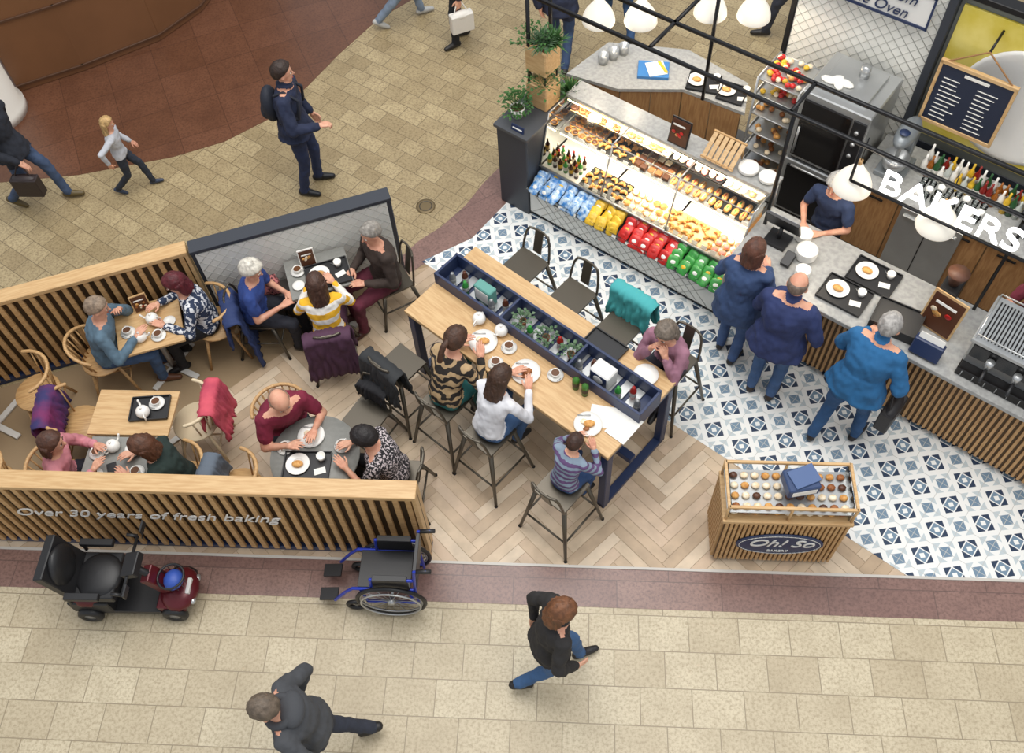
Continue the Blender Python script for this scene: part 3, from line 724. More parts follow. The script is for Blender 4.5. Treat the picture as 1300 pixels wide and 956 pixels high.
for s0,s1,m in ((.42,1.12,BLUEB),(1.16,1.52,YELB),(1.56,2.12,REDB),(2.16,2.76,GRNB)):
    s=s0
    while s<s1-.04:
        for k,w in enumerate((.09,.16,.23,.30)):
            M=Matrix.Rotation(random.uniform(-.35,.35),3,'Z')@Matrix.Rotation(R(-52)+random.uniform(-.25,.25),3,'X')
            c=V((s+.05+random.uniform(-.01,.01),w,.485+k*.018+random.uniform(0,.015)))
            b.ell(c,(.062,.018,.075),m,12,7,M,pw=.45)
            b.ell(c+M@V((0,-.012,.006)),(.034,.009,.026),random.choice([PAPER,m,YELB,PAPER]),8,5,M)
        s+=.125
b.build('crisp_packets',C(0,0),CA)
b=MB()
def rowitems(s0,s1,w0,w1,z,kinds,ds=.088,dw=.09,per=6):
    s=s0; k=0
    while s<s1:
        if k%per==0:
            kind=random.choice(kinds); pal=random.choice([[TAN,TAN,CREAM],[BROWN,TAN],[CREAM,CREAM,TAN],[CREAM,PINKI],[CHOC,CREAM,BROWN]])
            e=min(s+ds*per-.02,s1); b.b2(s-.04,e-.035,w0-.05,w1+.02,z,z+.006,random.choice([STEEL,OAKL,PAPER,BLKP]))
        k+=1; w=w0
        while w<w1:
            cx,cy=s+random.uniform(-.01,.01),w+random.uniform(-.01,.01); m=random.choice(pal)
            if kind=='donut': b.ring((cx,cy,z+.024),.028,.017,(0,0,1),m,n=14,m=7)
            elif kind=='roll': b.ell((cx,cy,z+.030),(.034,.052,.028),m,12,7,Matrix.Rotation(random.uniform(-.4,.4),3,'Z'))
            elif kind=='croissant':
                a=random.uniform(0,3)
                for t in range(5): th=R(-70+35*t)+a; b.ell((cx+.032*math.cos(th),cy+.032*math.sin(th),z+.024),.014+.009*(2-abs(t-2))/2,TAN,8,5)
            elif kind=='tart': b.lathe((cx,cy,z+.006),[(.030,0),(.042,.022),(.040,.026),(0,.024)],TAN,n=14); b.ell((cx,cy,z+.03),(.034,.034,.012),m,10,5)
            elif kind=='slice': b.box((cx,cy,z+.025),(.07,.07,.035),m,rz=random.uniform(-.2,.2)); b.box((cx,cy,z+.045),(.066,.066,.008),random.choice(pal),rz=0)
            elif kind=='baguette': b.ell((cx,cy,z+.03),(.032,.06,.026),TAN,12,7,pw=.8); b.ell((cx,cy,z+.044),(.012,.05,.014),random.choice([GRNB,REDB,CREAM]),8,5)
            w+=dw if kind!='baguette' else .12
        s+=ds
rowitems(.92,2.72,.36,.60,.62,['donut','tart','slice','tart','croissant'])
rowitems(.48,2.72,.68,.90,.872,['roll','croissant','baguette','slice','baguette','tart'],per=5)
rowitems(.48,2.72,.81,.89,1.08,['roll','roll','donut'],per=7)
b.build('pastry_display',C(0,0),CA)
b=MB(); cola=mat('cola_bottle',(60,34,26),.15)
for i in range(6):
    for j in range(3):
        p=(.46+i*.07,.37+j*.075,.62); b.lathe(p,[(.024,0),(.025,.10),(.010,.14),(.010,.17)],cola if (i+j)%3 else GRNB,n=10); b.lathe((p[0],p[1],p[2]+.17),[(.012,0),(.012,.018),(0,.018)],REDB if i%2 else CREAM,n=8); b.lathe((p[0],p[1],p[2]+.04),[(.0258,0),(.0258,.05)],PAPER if i%2 else YELB,n=10)
b.build('drinks_bottles',C(0,0),CA)
b=MB()
for i in range(16):
    b.box((.98+i*.11,.315,.65),(.06,.004,.04),PAPER,rx=R(-25)); b.box((.55+i*.14,.618,.895),(.06,.004,.035),PAPER,rx=R(-25))
for i in range(14): b.box((.5+i*.17,.045,.46),(.05,.003,.03),PAPER,rx=R(-20))
b.build('price_tickets',C(0,0),CA)
b=MB(); b.b2(2.79,7.2,.10,.78,.08,1.0,SL); b.b2(2.79,7.2,.14,.74,0,.08,BLACK); b.b2(2.79,7.25,-.02,.84,1.0,1.05,STONE)
for i in range(88): b.b2(2.80+i*.05,2.826+i*.05,.075,.10,.09,.99,SL)
b.b2(2.79,7.2,.097,.101,.09,.99,OAKD)
b.build('service_counter',C(0,0),CA)
PL2=mat('dark_oak_cupboard',(170,130,86),.5,0,rgb2=(148,108,68),vscale=6,stretch=(8,8,1))
poly=[(.02,1.28),(.10,1.98),(.9,2.38),(1.72,2.28),(1.92,1.86),(1.20,1.80),(.62,1.40)]
def inset(pl,k): 
    cx=sum(p[0] for p in pl)/len(pl); cy=sum(p[1] for p in pl)/len(pl); return [(cx+(x-cx)*k,cy+(y-cy)*k) for x,y in pl]
b=MB(); b.prism(inset(poly,.95),0,.96,PL2); b.prism(poly,.96,1.0,STONE)
ip=inset(poly,.955)
for k in range(len(ip)):
    p,q=V((*ip[k],0)),V((*ip[(k+1)%len(ip)],0)); n=max(2,int((q-p).length/.3))
    for t in range(n+1): r_=p.lerp(q,t/n); b.tube((r_.x,r_.y,.08),(r_.x,r_.y,.95),.006,OAKD,n=6)
b.build('faceted_back_counter',C(0,0),CA)
b=MB(); b.b2(3.28,7.2,1.70,2.42,.08,.96,PL2); b.b2(3.28,7.2,1.76,2.42,0,.08,BLACK); b.b2(3.26,7.25,1.66,2.44,.96,1.0,STONE)
for i in range(9): b.b2(3.3+i*.45,3.31+i*.45,1.692,1.702,.1,.95,OAKD); b.b2(3.42+i*.45,3.6+i*.45,1.675,1.69,.86,.88,BLACK)
b.b2(3.80,4.42,1.66,1.70,.12,.94,STEEL); b.b2(3.84,4.38,1.64,1.66,.84,.86,STEEL); b.b2(4.10,4.11,1.655,1.66,.14,.92,BLACK)
b.build('back_counter',C(0,0),CA)
b=MB(); b.b2(2.50,3.22,1.74,2.44,.06,.80,STEEL); b.b2(2.50,3.22,1.74,2.44,.84,1.70,STEEL); b.b2(2.54,3.18,1.78,2.42,0,.84,BLACK)
b.b2(2.55,3.05,1.715,1.745,.90,1.62,STEELD); b.b2(2.55,3.05,1.715,1.745,.12,.74,STEELD); b.tube((2.58,1.69,1.30),(2.58,1.69,.95),.012,STEEL); b.tube((2.60,1.69,.78),(3.0,1.69,.78),.012,STEEL)
b.b2(3.07,3.20,1.72,1.745,.90,1.62,BLKP)
for z in (1.5,1.35,1.2): b.tube((3.13,1.725,z),(3.13,1.70,z),.022,STEEL)
b.b2(2.6,3.1,1.85,2.35,1.70,1.74,STEEL); b.tube((2.9,2.2,1.74),(2.9,2.2,1.86),.05,STEEL)
for i in range(4): b.ell((2.66+i*.05,1.95+.04*(i%2),1.755),(.09,.05,.022),PAPER,10,6,Matrix.Rotation(i,3,'Z'))
b.build('bakery_oven',C(0,0),CA)
b=MB()
for x in (1.98,2.44):
    for y in (1.86,2.32): b.tube((x,y,0.05),(x,y,1.52),.013,STEEL); b.ell((x,y,.03),(.03,.015,.03),BLKP,8,6)
for k,z in enumerate((.3,.55,.8,1.05,1.3,1.5)):
    b.b2(1.98,2.44,1.86,2.32,z-.008,z,STEEL); 
    for y in (1.86,2.32): b.tube((1.98,y,z),(2.44,y,z),.009,STEEL)
    for x in (1.98,2.44): b.tube((x,1.86,z+.02),(x,2.32,z+.02),.009,STEEL)
    for i in range(46 if k>3 else 20):
        x,y=random.uniform(2.02,2.40),random.uniform(1.9,2.28); m=[REDB,REDB,TAN,CREAM,YELB][random.randrange(5)] if k>3 else [TAN,BROWN,CREAM][random.randrange(3)]
        b.ell((x,y,z+.028),(.032,.032,.026),m,8,5)
b.build('tray_rack',C(0,0),CA)
b=MB(); b.b2(1.95,3.34,2.52,2.64,0,2.75,MARBLE); b.b2(1.90,1.95,2.50,2.66,0,2.78,BLACK); b.b2(3.34,3.42,2.46,2.66,0,2.78,CHAR); b.b2(1.90,3.42,2.50,2.66,2.75,2.80,BLACK)
for i in range(-22,36):
    for sx in (1,-1):
        xa=1.96+i*.12; za,zb=.02,2.74; xb=xa+sx*(zb-za); lo,hi=1.96,3.33
        t0,t1=sorted(((lo-xa)/(xb-xa),(hi-xa)/(xb-xa))); t0=max(0,t0); t1=min(1,t1)
        if t1-t0>.01: b.tube((xa+(xb-xa)*t0,2.518,za+(zb-za)*t0),(xa+(xb-xa)*t1,2.518,za+(zb-za)*t1),.003,GRT,n=4)
b.b2(2.25,3.25,2.44,2.47,2.28,2.62,WHITEP); 
for q in ((2.25,3.25,2.43,2.445,2.60,2.63),(2.25,3.25,2.43,2.445,2.27,2.30),(2.25,2.27,2.43,2.445,2.28,2.62),(3.23,3.25,2.43,2.445,2.28,2.62)): b.b2(*q,NAVY)
for x in (2.4,3.1): b.tube((x,2.45,2.45),(x,2.53,2.45),.01,BLACK)
o=b.build('wall_back',C(0,0),CA)
text('sign_text','Fresh from\nthe Oven',.15,(2.75,2.426,2.45),R(90),0,NAVY,o,shear=.3)
YEL=mat('poster_yellow',(210,190,70),.5,rgb2=(228,212,120),vscale=3)
b=MB(); b.b2(3.42,7.2,2.56,2.64,0,.98,CHAR); b.b2(3.42,7.2,2.56,2.62,.98,2.7,mat('menu_wall_grey',(120,124,120),.5)); b.b2(3.46,5.2,2.53,2.56,1.1,2.6,YEL)
b.lathe((4.3,2.525,1.8),[(.50,0),(.52,.006),(.58,.01),(.62,.01),(.62,0)],WHITEP,n=40,M=Matrix.Rotation(R(90),3,'X'))
b.b2(3.42,7.2,2.50,2.64,2.68,2.74,BLACK)
b.build('wall_menu_side',C(0,0),CA)
b=MB(); b.b2(3.52,4.20,2.28,2.30,1.50,2.16,mat('menu_navy',(34,42,62),.5)); 
for q in ((3.50,4.22,2.27,2.31,2.15,2.19),(3.50,4.22,2.27,2.31,1.47,1.51),(3.50,3.53,2.27,2.31,1.48,2.18),(4.19,4.22,2.27,2.31,1.48,2.18)): b.b2(*q,OAKL)
for i in range(10):
    for x,wd in ((3.58,.22),(3.9,.2)): b.b2(x,x+wd*random.uniform(.6,1),2.274,2.279,1.56+i*.05,1.568+i*.05,PAPER)
b.b2(3.75,3.98,2.274,2.279,2.09,2.12,PAPER); b.path([V((3.56,2.29,2.18)),V((3.86,2.29,2.42)),V((4.16,2.29,2.18))],.008,mat('rope',(150,110,70),.8)); b.tube((3.86,2.29,2.42),(3.86,2.52,2.5),.012,BLACK)
b.build('hanging_menu_board',C(0,0),CA)
b=MB(); zt=2.52
def bar(p,q,t=.034): b.tube(p,q,t/2*1.2,BLACK,n=4)
for w in (.52,.95): bar((.05,w,zt),(7,w,zt))
for s in (.05,1.45,2.85,4.8,6.5): bar((s,.52,zt),(s,.95,zt))
for s,w,z0 in ((.10,.52,1.16),(2.86,.60,1.05),(4.85,.80,1.05),(1.45,1.78,1.0),(.05,.95,1.16)): bar((s,w,z0),(s,w,zt))
bar((.05,.95,zt),(.45,1.25,zt)); bar((.45,1.25,zt),(1.45,1.78,zt)); bar((1.45,1.78,zt),(1.95,2.5,zt)); bar((1.45,.95,zt),(1.45,1.78,zt))
bar((3.50,.52,2.11),(5.3,.52,2.11),.022); bar((3.50,.52,2.11),(3.50,.52,zt),.025); bar((5.3,.52,2.11),(5.3,.52,zt),.025)
b.build('overhead_metal_frame',C(0,0),CA)
text('illuminated_bakers_sign','BAKERS',.34,(*C(4.32,.47),2.30),R(90),CA,SIGNW,ext=.012)
def pendant(s,w,z=1.92):
    b=MB(); b.lathe((0,0,0),[(.165,0),(.168,.01),(.16,.06),(.13,.13),(.08,.20),(.045,.25),(.03,.28),(0,.285)],LAMPM,n=32); b.lathe((0,0,.005),[(.158,0),(.15,.05),(.12,.12),(.07,.19),(0,.22)],LAMPM,n=32)
    b.tube((0,0,.28),(0,0,.33),.02,OAK); b.tube((0,0,.33),(0,0,zt-z-.02),.005,BLACK); b.ell((0,0,.06),(.045,.045,.06),BULB)
    o=b.build('pendant_lamp',(*C(s,w),z),0,False)
    l=bpy.data.lights.new('bulb_light','POINT'); l.energy=10; l.color=(1,.85,.65); l.shadow_soft_size=.08; lo=bpy.data.objects.new('bulb_light',l); lo.parent=o; lo.location=(0,0,-.03); bpy.context.collection.objects.link(lo)
for s,w in ((3.50,.64),(4.26,.64),(.45,1.22),(.80,1.45),(1.30,1.95),(1.68,2.15)): pendant(s,w)

# --- counter-top things
def at(s,w,z): x,y=C(s,w); return (x,y,z)
def tray(name,loc,rz,items=True,m=None,sx=.42,sy=.31,n=1,pot=False):
    b=MB()
    for k in range(n):
        z=k*.02; b.box((0,0,z+.006),(sx,sy,.012),m or BLKP)
        for q in ((0,sy/2,sx,.012),(0,-sy/2,sx,.012)): b.box((q[0],q[1],z+.018),(q[2],q[3],.024),m or BLKP)
        for q in ((sx/2,0),(-sx/2,0)): b.box((q[0],q[1],z+.018),(.012,sy,.024),m or BLKP)
    if items:
        b.lathe((-.08,.02,.012),[(0,.002),(.06,.002),(.10,.014),(.105,.018),(.10,.018),(.055,.008)],WHITE,n=24); b.ell((-.08,.02,.03),(.05,.035,.02),TAN)
        b.box((.12,-.04,.016),(.10,.06,.004),PAPER,rz=.3); b.tube((.12,.07,.018),(.05,.12,.018),.004,STEEL)
        b.lathe((.12,.08,.012),[(.03,0),(.04,.06),(.036,.06),(.028,.01),(0,.01)],WHITE,n=18)
    return b.build(name,loc,rz)
tray('serving_tray',at(3.86,.26,1.052),CA); tray('serving_tray',at(3.98,.60,1.052),CA)
tray('stacked_trays',at(4.36,.24,1.052),CA+.1,False,sx=.40,sy=.30,n=5)
def plate(name,loc,food=TAN,r=.12,stack=1,rz=0):
    b=MB()
    for k in range(stack): b.lathe((0,0,k*.012),[(0,.003),(r*.55,.003),(r*.62,.006),(r,.018),(r,.022),(r*.6,.010),(0,.008)],WHITE,n=28)
    z=stack*.012
    if food:
        b.ell((.01,.0,z+.015),(.05,.035,.022),food); b.ell((-.035,.03,z+.008),(.03,.025,.012),CREAM); b.ell((-.02,-.045,z+.008),(.028,.02,.012),BROWN); b.tube((.03,.08,z+.012),(-.08,.09,z+.016),.004,STEEL)
    return b.build(name,loc,rz)
def cup(name,loc,rz=0):
    b=MB(); b.lathe((0,0,0),[(0,.004),(.03,.004),(.07,.014),(.072,.017),(.03,.009),(0,.009)],WHITE,n=24)
    b.lathe((0,0,.009),[(.022,0),(.034,.02),(.042,.055),(.039,.055),(.032,.02),(0,.008)],WHITE,n=20); b.lathe((0,0,.055),[(0,0),(.038,0)],COFFEE,n=20)
    b.path([V((.04,0,.05)),V((.06,0,.045)),V((.058,0,.028)),V((.036,0,.022))],.005,WHITE); b.tube((-.05,.03,.02),(-.02,.065,.02),.003,STEEL)
    return b.build(name,loc,rz)
def teapot(name,loc,rz=0):
    b=MB(); b.lathe((0,0,0),[(.035,0),(.058,.025),(.062,.05),(.05,.085),(.03,.098),(0,.105)],WHITE,n=24); b.ell((0,0,.112),.011,WHITE)
    b.path([V((.05,0,.04)),V((.085,0,.065)),V((.10,0,.095))],.010,WHITE); b.path([V((-.05,0,.08)),V((-.09,0,.075)),V((-.09,0,.04)),V((-.055,0,.03))],.006,WHITE)
    return b.build(name,loc,rz)
plate('plate_stack',at(3.36,.46,1.052),None,.10,8); plate('plate_stack',at(3.24,.64,1.052),None,.08,6); plate('plate_stack',at(3.44,.24,1.052),None,.07,7)
plate('plate_stack',at(2.46,.90,1.282),None,.10,3); plate('plate_stack',at(2.67,.90,1.282),None,.09,3)
b=MB(); b.box((0,0,.02),(.22,.2,.04),BLKP); b.tube((0,0,.04),(0,.02,.16),.02,BLKP); b.box((0,.03,.22),(.34,.03,.25),BLKP,rx=R(25)); b.box((0,.012+.035,.225),(.30,.012,.21),mat('till_screen',(120,130,150),.2),rx=R(25)); b.box((.2,-.18,.05),(.09,.15,.05),BLKP,rx=R(20))
b.build('till_terminal',at(3.06,.48,1.05),CA)
b=MB()
for i in range(6): b.box((-.15+.06*i,0,.12),(.045,.30,.016),OAKL,rx=R(35))
b.box((0,-.11,.045),(.36,.02,.02),OAK); b.box((0,.11,.20),(.36,.02,.02),OAK); b.tube((-.15,.12,.2),(-.15,.12,0),.01,OAK); b.tube((.15,.12,.2),(.15,.12,0),.01,OAK)
b.build('slatted_display_crate',at(2.18,.88,1.28),CA)
def poster(name,loc,rz,sx,sz,frame,pic):
    b=MB(); b.box((0,0,sz/2),(sx,.015,sz),frame,rx=R(-12)); b.box((0,-.009,sz/2),(sx*.88,.006,sz*.9),pic,rx=R(-12)); b.box((0,.05,.01),(sx*.5,.12,.02),frame)
    for i in range(7): b.ell((random.uniform(-.3,.3)*sx,-.018,sz*random.uniform(.2,.6)),(.03*sx/.3,.006,.03*sx/.3),random.choice([TAN,REDB,CREAM,BROWN]),8,5)
    b.box((0,-.03,sz*.85),(sx*.6,.004,sz*.06),PAPER,rx=R(-12)); return b.build(name,loc,rz)
poster('counter_poster',at(1.72,.82,1.28),CA,.22,.30,BLKP,CHOC); poster('counter_poster',at(4.66,.40,1.05),CA+R(-8),.32,.42,OAKL,CHOC)
b=MB(); b.box((0,0,.08),(.26,.10,.16),NAVY,rx=R(-20)); b.box((0,.02,.18),(.22,.006,.08),PAPER,rx=R(-20)); b.build('leaflet_holder',at(4.70,.10,1.05),CA)
# espresso machine
b=MB(); b.b2(0,.86,.0,.50,.08,.40,STEEL); b.b2(-.02,.88,-.03,.52,.38,.42,STEEL); b.b2(0,.86,-.10,.10,.0,.09,STEELD); b.b2(.02,.84,-.02,.02,.20,.36,STEELD)
for x in (.03,.83):
    for y in (.05,.45): b.tube((x,y,0),(x,y,.09),.02,BLKP)
for x in (.2,.43,.66):
    b.tube((x,-.06,.30),(x,-.06,.22),.035,STEEL,n=16); b.tube((x,-.06,.22),(x,-.22,.20),.014,BLKP); b.tube((x,.53,.30),(x,.53,.22),.035,STEEL,n=16); b.tube((x,.53,.22),(x,.68,.20),.014,BLKP)
for i in range(28): b.b2(.03+i*.029,.042+i*.029,.02,.46,.42,.428,STEELD)
for i in range(5):
    for j in range(2): b.lathe((.42+i*.09,.24+j*.10,.43),[(.020,0),(.032,.045),(.028,.045),(.018,.006),(0,.006)],STEEL if i%2 else WHITE,n=12)
for x0,x1,y0,y1 in ((0,.86,0,0),(0,.86,.5,.5),(0,0,0,.5),(.86,.86,0,.5)): b.tube((x0,y0,.47),(x1,y1,.47),.007,STEEL)
for x in (0,.43,.86):
    for y in (0,.5): b.tube((x,y,.42),(x,y,.47),.006,STEEL)
for i in range(8): b.tube((.05+.1*i,-.105,.02),(.05+.1*i,-.105,.08),.004,STEEL)
b.build('espresso_machine',at(4.98,.16,1.05),CA)
b=MB(); b.box((0,0,.14),(.16,.22,.28),BLKP); b.lathe((0,0,.28),[(.04,0),(.09,.14),(.095,.16),(.0,.17)],mat('coffee_beans',(100,66,50),.5),n=20); b.tube((0,-.12,.18),(0,-.2,.18),.03,BLKP); b.build('coffee_grinder',at(4.60,.70,1.05),CA)
b=MB(); G=mat('mixer_grey',(130,136,140),.35,.3); b.box((0,0,.03),(.28,.38,.06),G); b.box((0,.13,.25),(.16,.12,.44),G); b.ell((0,-.02,.50),(.10,.24,.10),G,18,12); b.lathe((0,-.09,.07),[(.06,0),(.11,.06),(.13,.18),(.12,.18),(.05,.02),(0,.02)],STEEL,n=24); b.tube((0,-.09,.42),(0,-.09,.2),.02,STEEL); b.lathe((0,-.15,.6),[(0,0),(.05,0),(.05,.005),(0,.006)],NAVY)
b.build('planetary_mixer',at(3.52,2.02,1.0),CA)
b=MB(); cols=[mat('bottle_amber',(150,88,30),.15),mat('bottle_green',(40,84,48),.15),mat('bottle_clear',(190,196,190),.15),mat('bottle_red',(130,34,30),.15),YELB,WHITE]
for i in range(34):
    s=3.75+.06*(i%17)+.01; w=2.10+.12*(i//17)+random.uniform(-.02,.02); m=random.choice(cols); hh=random.uniform(.2,.3)
    b.lathe((s,w,0),[(.030,0),(.031,hh*.62),(.011,hh*.8),(.011,hh),(0,hh)],m,n=12); b.lathe((s,w,hh*.2),[(.0318,0),(.0318,hh*.25)],PAPER,n=12)
b.build('syrup_bottles',(*C(0,0),1.0),CA)
b=MB()
for i in range(24): b.lathe((3.85+.085*(i%8),1.80+.085*(i//8),0),[(.025,0),(.036,.09),(.033,.09),(.022,.008),(0,.008)],GLASS if i%3 else WHITE,n=14)
b.build('drinking_glasses',(*C(0,0),1.0),CA)
b=MB(); b.box((0,0,.16),(.42,.36,.32),STEEL); b.box((0,-.185,.18),(.36,.01,.2),STEELD); b.box((0,0,.34),(.36,.3,.02),BLKP); b.build('panini_grill',at(4.98,2.05,1.0),CA)
tray('baking_tray',at(1.33,2.0,1.0),CA+R(20),True,sx=.34,sy=.28); tray('baking_tray',at(1.67,2.03,1.0),CA+R(10),True,sx=.28,sy=.28)
b=MB(); b.box((0,0,.02),(.34,.26,.04),mat('box_blue',(60,120,180),.5)); b.box((.03,0,.045),(.2,.22,.01),PAPER,rz=.3); b.box((.1,.02,.055),(.03,.2,.012),YELB,rz=.5); b.build('order_clipboard',at(.78,1.85,1.0),CA+R(30))
b=MB()
for k in range(3): b.lathe((k*.14,0,.0),[(.05,0),(.06,.12),(.055,.12),(0,.02)],STEEL,n=16)
b.build('utensil_pots',at(.25,1.65,1.0),CA+R(70))

# ------------------------------------------------------------------ plants
def plant(name,loc,r=.12,pot=WHITE,leaf=None,n=150,potr=.07,ph=.12,long_=False):
    leaf=leaf or GREEN; b=MB(); b.lathe((0,0,0),[(potr*.7,0),(potr,ph),(potr*.9,ph),(potr*.85,ph-.02),(0,ph-.02)],pot,n=24); b.lathe((0,0,ph-.02),[(0,.004),(potr*.86,.004)],CHOC,n=16)
    for i in range(n):
        a=random.uniform(0,6.28); e=random.uniform(.1,1.45); L=r*random.uniform(.6,1.15)
        d=V((math.cos(a)*math.cos(e),math.sin(a)*math.cos(e),math.sin(e))); p=V((0,0,ph-.01))+V((math.cos(a),math.sin(a),0))*potr*.4*random.random(); q=p+d*L
        if i%4==0: b.tube(p,q,.002,leaf,n=4)
        side=d.cross(V((0,0,1))).normalized()*(.016 if not long_ else .010); L2=(.045 if not long_ else L); p0=q-d*L2*.3 if not long_ else p; tip=q+d*L2*.7+V((0,0,-.02)) if not long_ else q+V((0,0,-.03))
        mid=(p0+tip)/2+V((0,0,.012)); b.raw([p0,mid+side,tip,mid-side],[(0,1,2,3)],leaf,False)
    return b.build(name,loc,random.random()*3,False)
plant('potted_plant',at(.10,.30,1.17),.17,WHITE,potr=.08,n=220)
b=MB()
for z in (1.17,1.62): b.b2(.06,.32,.50,.76,z,z+.30,OAKL); b.b2(.08,.30,.52,.74,z+.30,z+.303,CHOC)
b.b2(.07,.31,.51,.75,1.47,1.50,OAKL)
for x in (.09,.29):
    for y in (.53,.73): b.tube((x,y,1.47),(x,y,1.62),.01,BLACK)
b.build('stacked_planter_boxes',C(0,0),CA)
for s,w,z,l,lg in ((.20,.62,1.88,GREEN2,True),(.13,.56,1.90,GREEN,False),(.27,.70,1.87,GREEN,True),(.27,.54,1.44,GREEN,False),(.14,.74,1.44,GREEN2,True),(.36,.86,1.17,GREEN,True)):
    plant('planter_foliage',at(s,w,z),.20,OAK,l,120,.05,.05,lg)
b=MB(); b.box((0,0,.035),(.16,.012,.07),NAVY,rx=R(-15)); b.box((0,-.008,.035),(.12,.004,.014),PAPER,rx=R(-15)); b.build('cctv_notice',at(.24,.12,1.17),CA)

# ------------------------------------------------------------------ bar table contents
def bt(s,w,z): x,y=B(s,w); return (x,y,z)
for s in (.95,1.22,1.50): plant('table_plant',bt(s,.575,1.05),.10,mat('copper_pot',(150,98,60),.4,.5),GREEN2,60,.035,.07)
b=MB()
for i,s in enumerate((.14,.22,.30,.40,.62,.72,1.08,1.36,1.64,1.74,2.06,2.16,2.26)):
    w=.52+.08*(i%2); m=[STEEL,mat('sauce_brown',(90,50,34),.3),GRNB,mat('sauce_red',(150,34,28),.3)][i%4]
    b.lathe((s,w,1.05),[(.028,0),(.030,.11),(.016,.14),(.016,.16),(0,.165)],m,n=14); b.lathe((s,w,1.09),[(.0308,0),(.0308,.05)],PAPER,n=14)
b.build('condiment_bottles',B(0,0),BA)
b=MB(); b.box((0,0,.09),(.20,.15,.18),WHITEP); b.box((0,-.078,.1),(.17,.004,.14),NAVY); b.ell((0,-.08,.1),(.05,.004,.05),PAPER); b.build('napkin_box',bt(1.86,.575,1.05),BA)
b=MB(); b.box((0,0,.10),(.20,.10,.2),mat('teal_box',(90,150,140),.5)); b.box((0,-.052,.1),(.16,.004,.14),PAPER); b.build('menu_card_holder',bt(.50,.575,1.05),BA)
b=MB()
for x in (-.05,.05): b.lathe((x,0,0),[(.03,0),(.032,.13),(.02,.15),(.0,.16)],mat('pepper_black_green',(60,110,40),.3),n=14); b.lathe((x,0,.05),[(.0325,0),(.0325,.05)],BLKP,n=14)
b.build('water_bottles',bt(1.78,.36,1.055),BA)
plate('plate_of_food',bt(.80,.20,1.056),TAN,.13); plate('plate_of_food',bt(1.30,.20,1.056),BROWN,.13); plate('plate_of_food',bt(2.04,.14,1.056),TAN,.12); plate('plate_of_food',bt(2.12,.84,1.056),None,.11)
cup('coffee_cup',bt(1.02,.30,1.056),1); cup('coffee_cup',bt(1.04,.10,1.056),2); teapot('teapot',bt(.62,.35,1.056),1); teapot('teapot',bt(.86,.38,1.056),4); cup('coffee_cup',bt(1.52,.34,1.056),3)
tray('serving_tray',bt(1.66,.84,1.056),BA,False,sx=.36,sy=.24)
b=MB(); b.box((0,0,.003),(.30,.21,.004),PAPER,rz=.2); b.box((.16,-.03,.006),(.2,.28,.004),PAPER,rz=-.3); b.build('paper_menus',bt(2.12,.30,1.056),BA+.3)

T=.752
cup('coffee_cup',(-3.64,5.42,T),2); cup('coffee_cup',(-3.34,5.36,T),1); teapot('teapot',(-3.50,5.34,T),0); teapot('milk_jug',(-3.42,5.54,T),3); poster('counter_poster',(-3.54,5.70,T),R(20),.16,.2,OAKL,CHOC); plate('side_plate',(-3.26,5.52,T),None,.06)
tray('serving_tray',(-1.76,5.96,T),R(15)); cup('coffee_cup',(-2.06,6.02,T)); poster('counter_poster',(-1.96,6.12,T),R(15),.16,.2,PAPER,CHOC); plate('side_plate',(-2.04,5.84,T),None,.06)
tray('serving_tray',(-3.30,4.56,T),0,False,sx=.34,sy=.24); teapot('teapot',(-3.34,4.50,T+.014),2); cup('coffee_cup',(-3.24,4.60,T+.013),2); cup('coffee_cup',(-3.70,4.14,T)); teapot('milk_jug',(-3.56,4.18,T),1); teapot('teapot',(-3.38,4.12,T),4); cup('coffee_cup',(-3.32,3.92,T),3); cup('coffee_cup',(-3.68,3.92,T),3)
b=MB(); b.box((0,0,.008),(.08,.15,.012),BLKP,rz=.3); b.build('smartphone',(-3.54,3.96,T))
tray('serving_tray',(-1.84,3.86,T),R(-5),True,sx=.40,sy=.28); plate('plate_of_food',(-1.82,4.16,T),CREAM,.12); cup('coffee_cup',(-1.54,4.04,T),1); cup('coffee_cup',(-2.04,4.06,T),4)

# ------------------------------------------------------------------ display stand
b=MB(); W_,D_=1.0,.42
b.b2(0.02,W_-.02,.02,D_-.02,.0,.06,BLACK); b.b2(0,W_,.0,D_,.06,.84,OAK); b.b2(-.02,W_+.02,-.02,D_+.02,.82,.86,OAKL)
for i in range(26): b.b2(.01+i*.0385,.034+i*.0385,-.022,.0,.07,.82,OAK)
for i in range(11): b.b2(W_,W_+.02,.01+i*.0385,.034+i*.0385,.07,.82,OAK); b.b2(-.02,0,.01+i*.0385,.034+i*.0385,.07,.82,OAK)
b.b2(0,W_,-.003,0,.07,.82,OAKD)
for x in (0,.5,W_):
    for y in (0.01,D_-.01): b.tube((x,y,.86),(x,y,1.08),.012,OAKL,n=6)
for y in (.01,D_-.01): b.b2(0,W_,y-.012,y+.012,1.07,1.095,OAKL)
for x in (0,W_): b.b2(x-.012,x+.012,0,D_,1.07,1.095,OAKL)
b.b2(0,W_,.02,D_-.02,.955,.965,STEEL)
for x0 in (.02,.98): b.b2(x0-.003,x0+.003,.02,D_-.02,.86,1.07,GLASS)
for i in range(11):
    for j in range(4): b.ell((.07+i*.086,.07+j*.09,.985+.0),(.035,.03,.024),random.choice([TAN,BROWN,CREAM,CHOC]),8,6); b.ell((.07+i*.086,.07+j*.09,.88),(.035,.03,.022),random.choice([TAN,BROWN,CREAM]),8,6)
b.lathe((.50,-.024,.46),[(0,0),(1,0),(1,.012),(.94,.016),(0,.016)],NAVY,n=48,M=Matrix.Rotation(R(90),3,'X')@Matrix.Diagonal((.36,.20,1)))
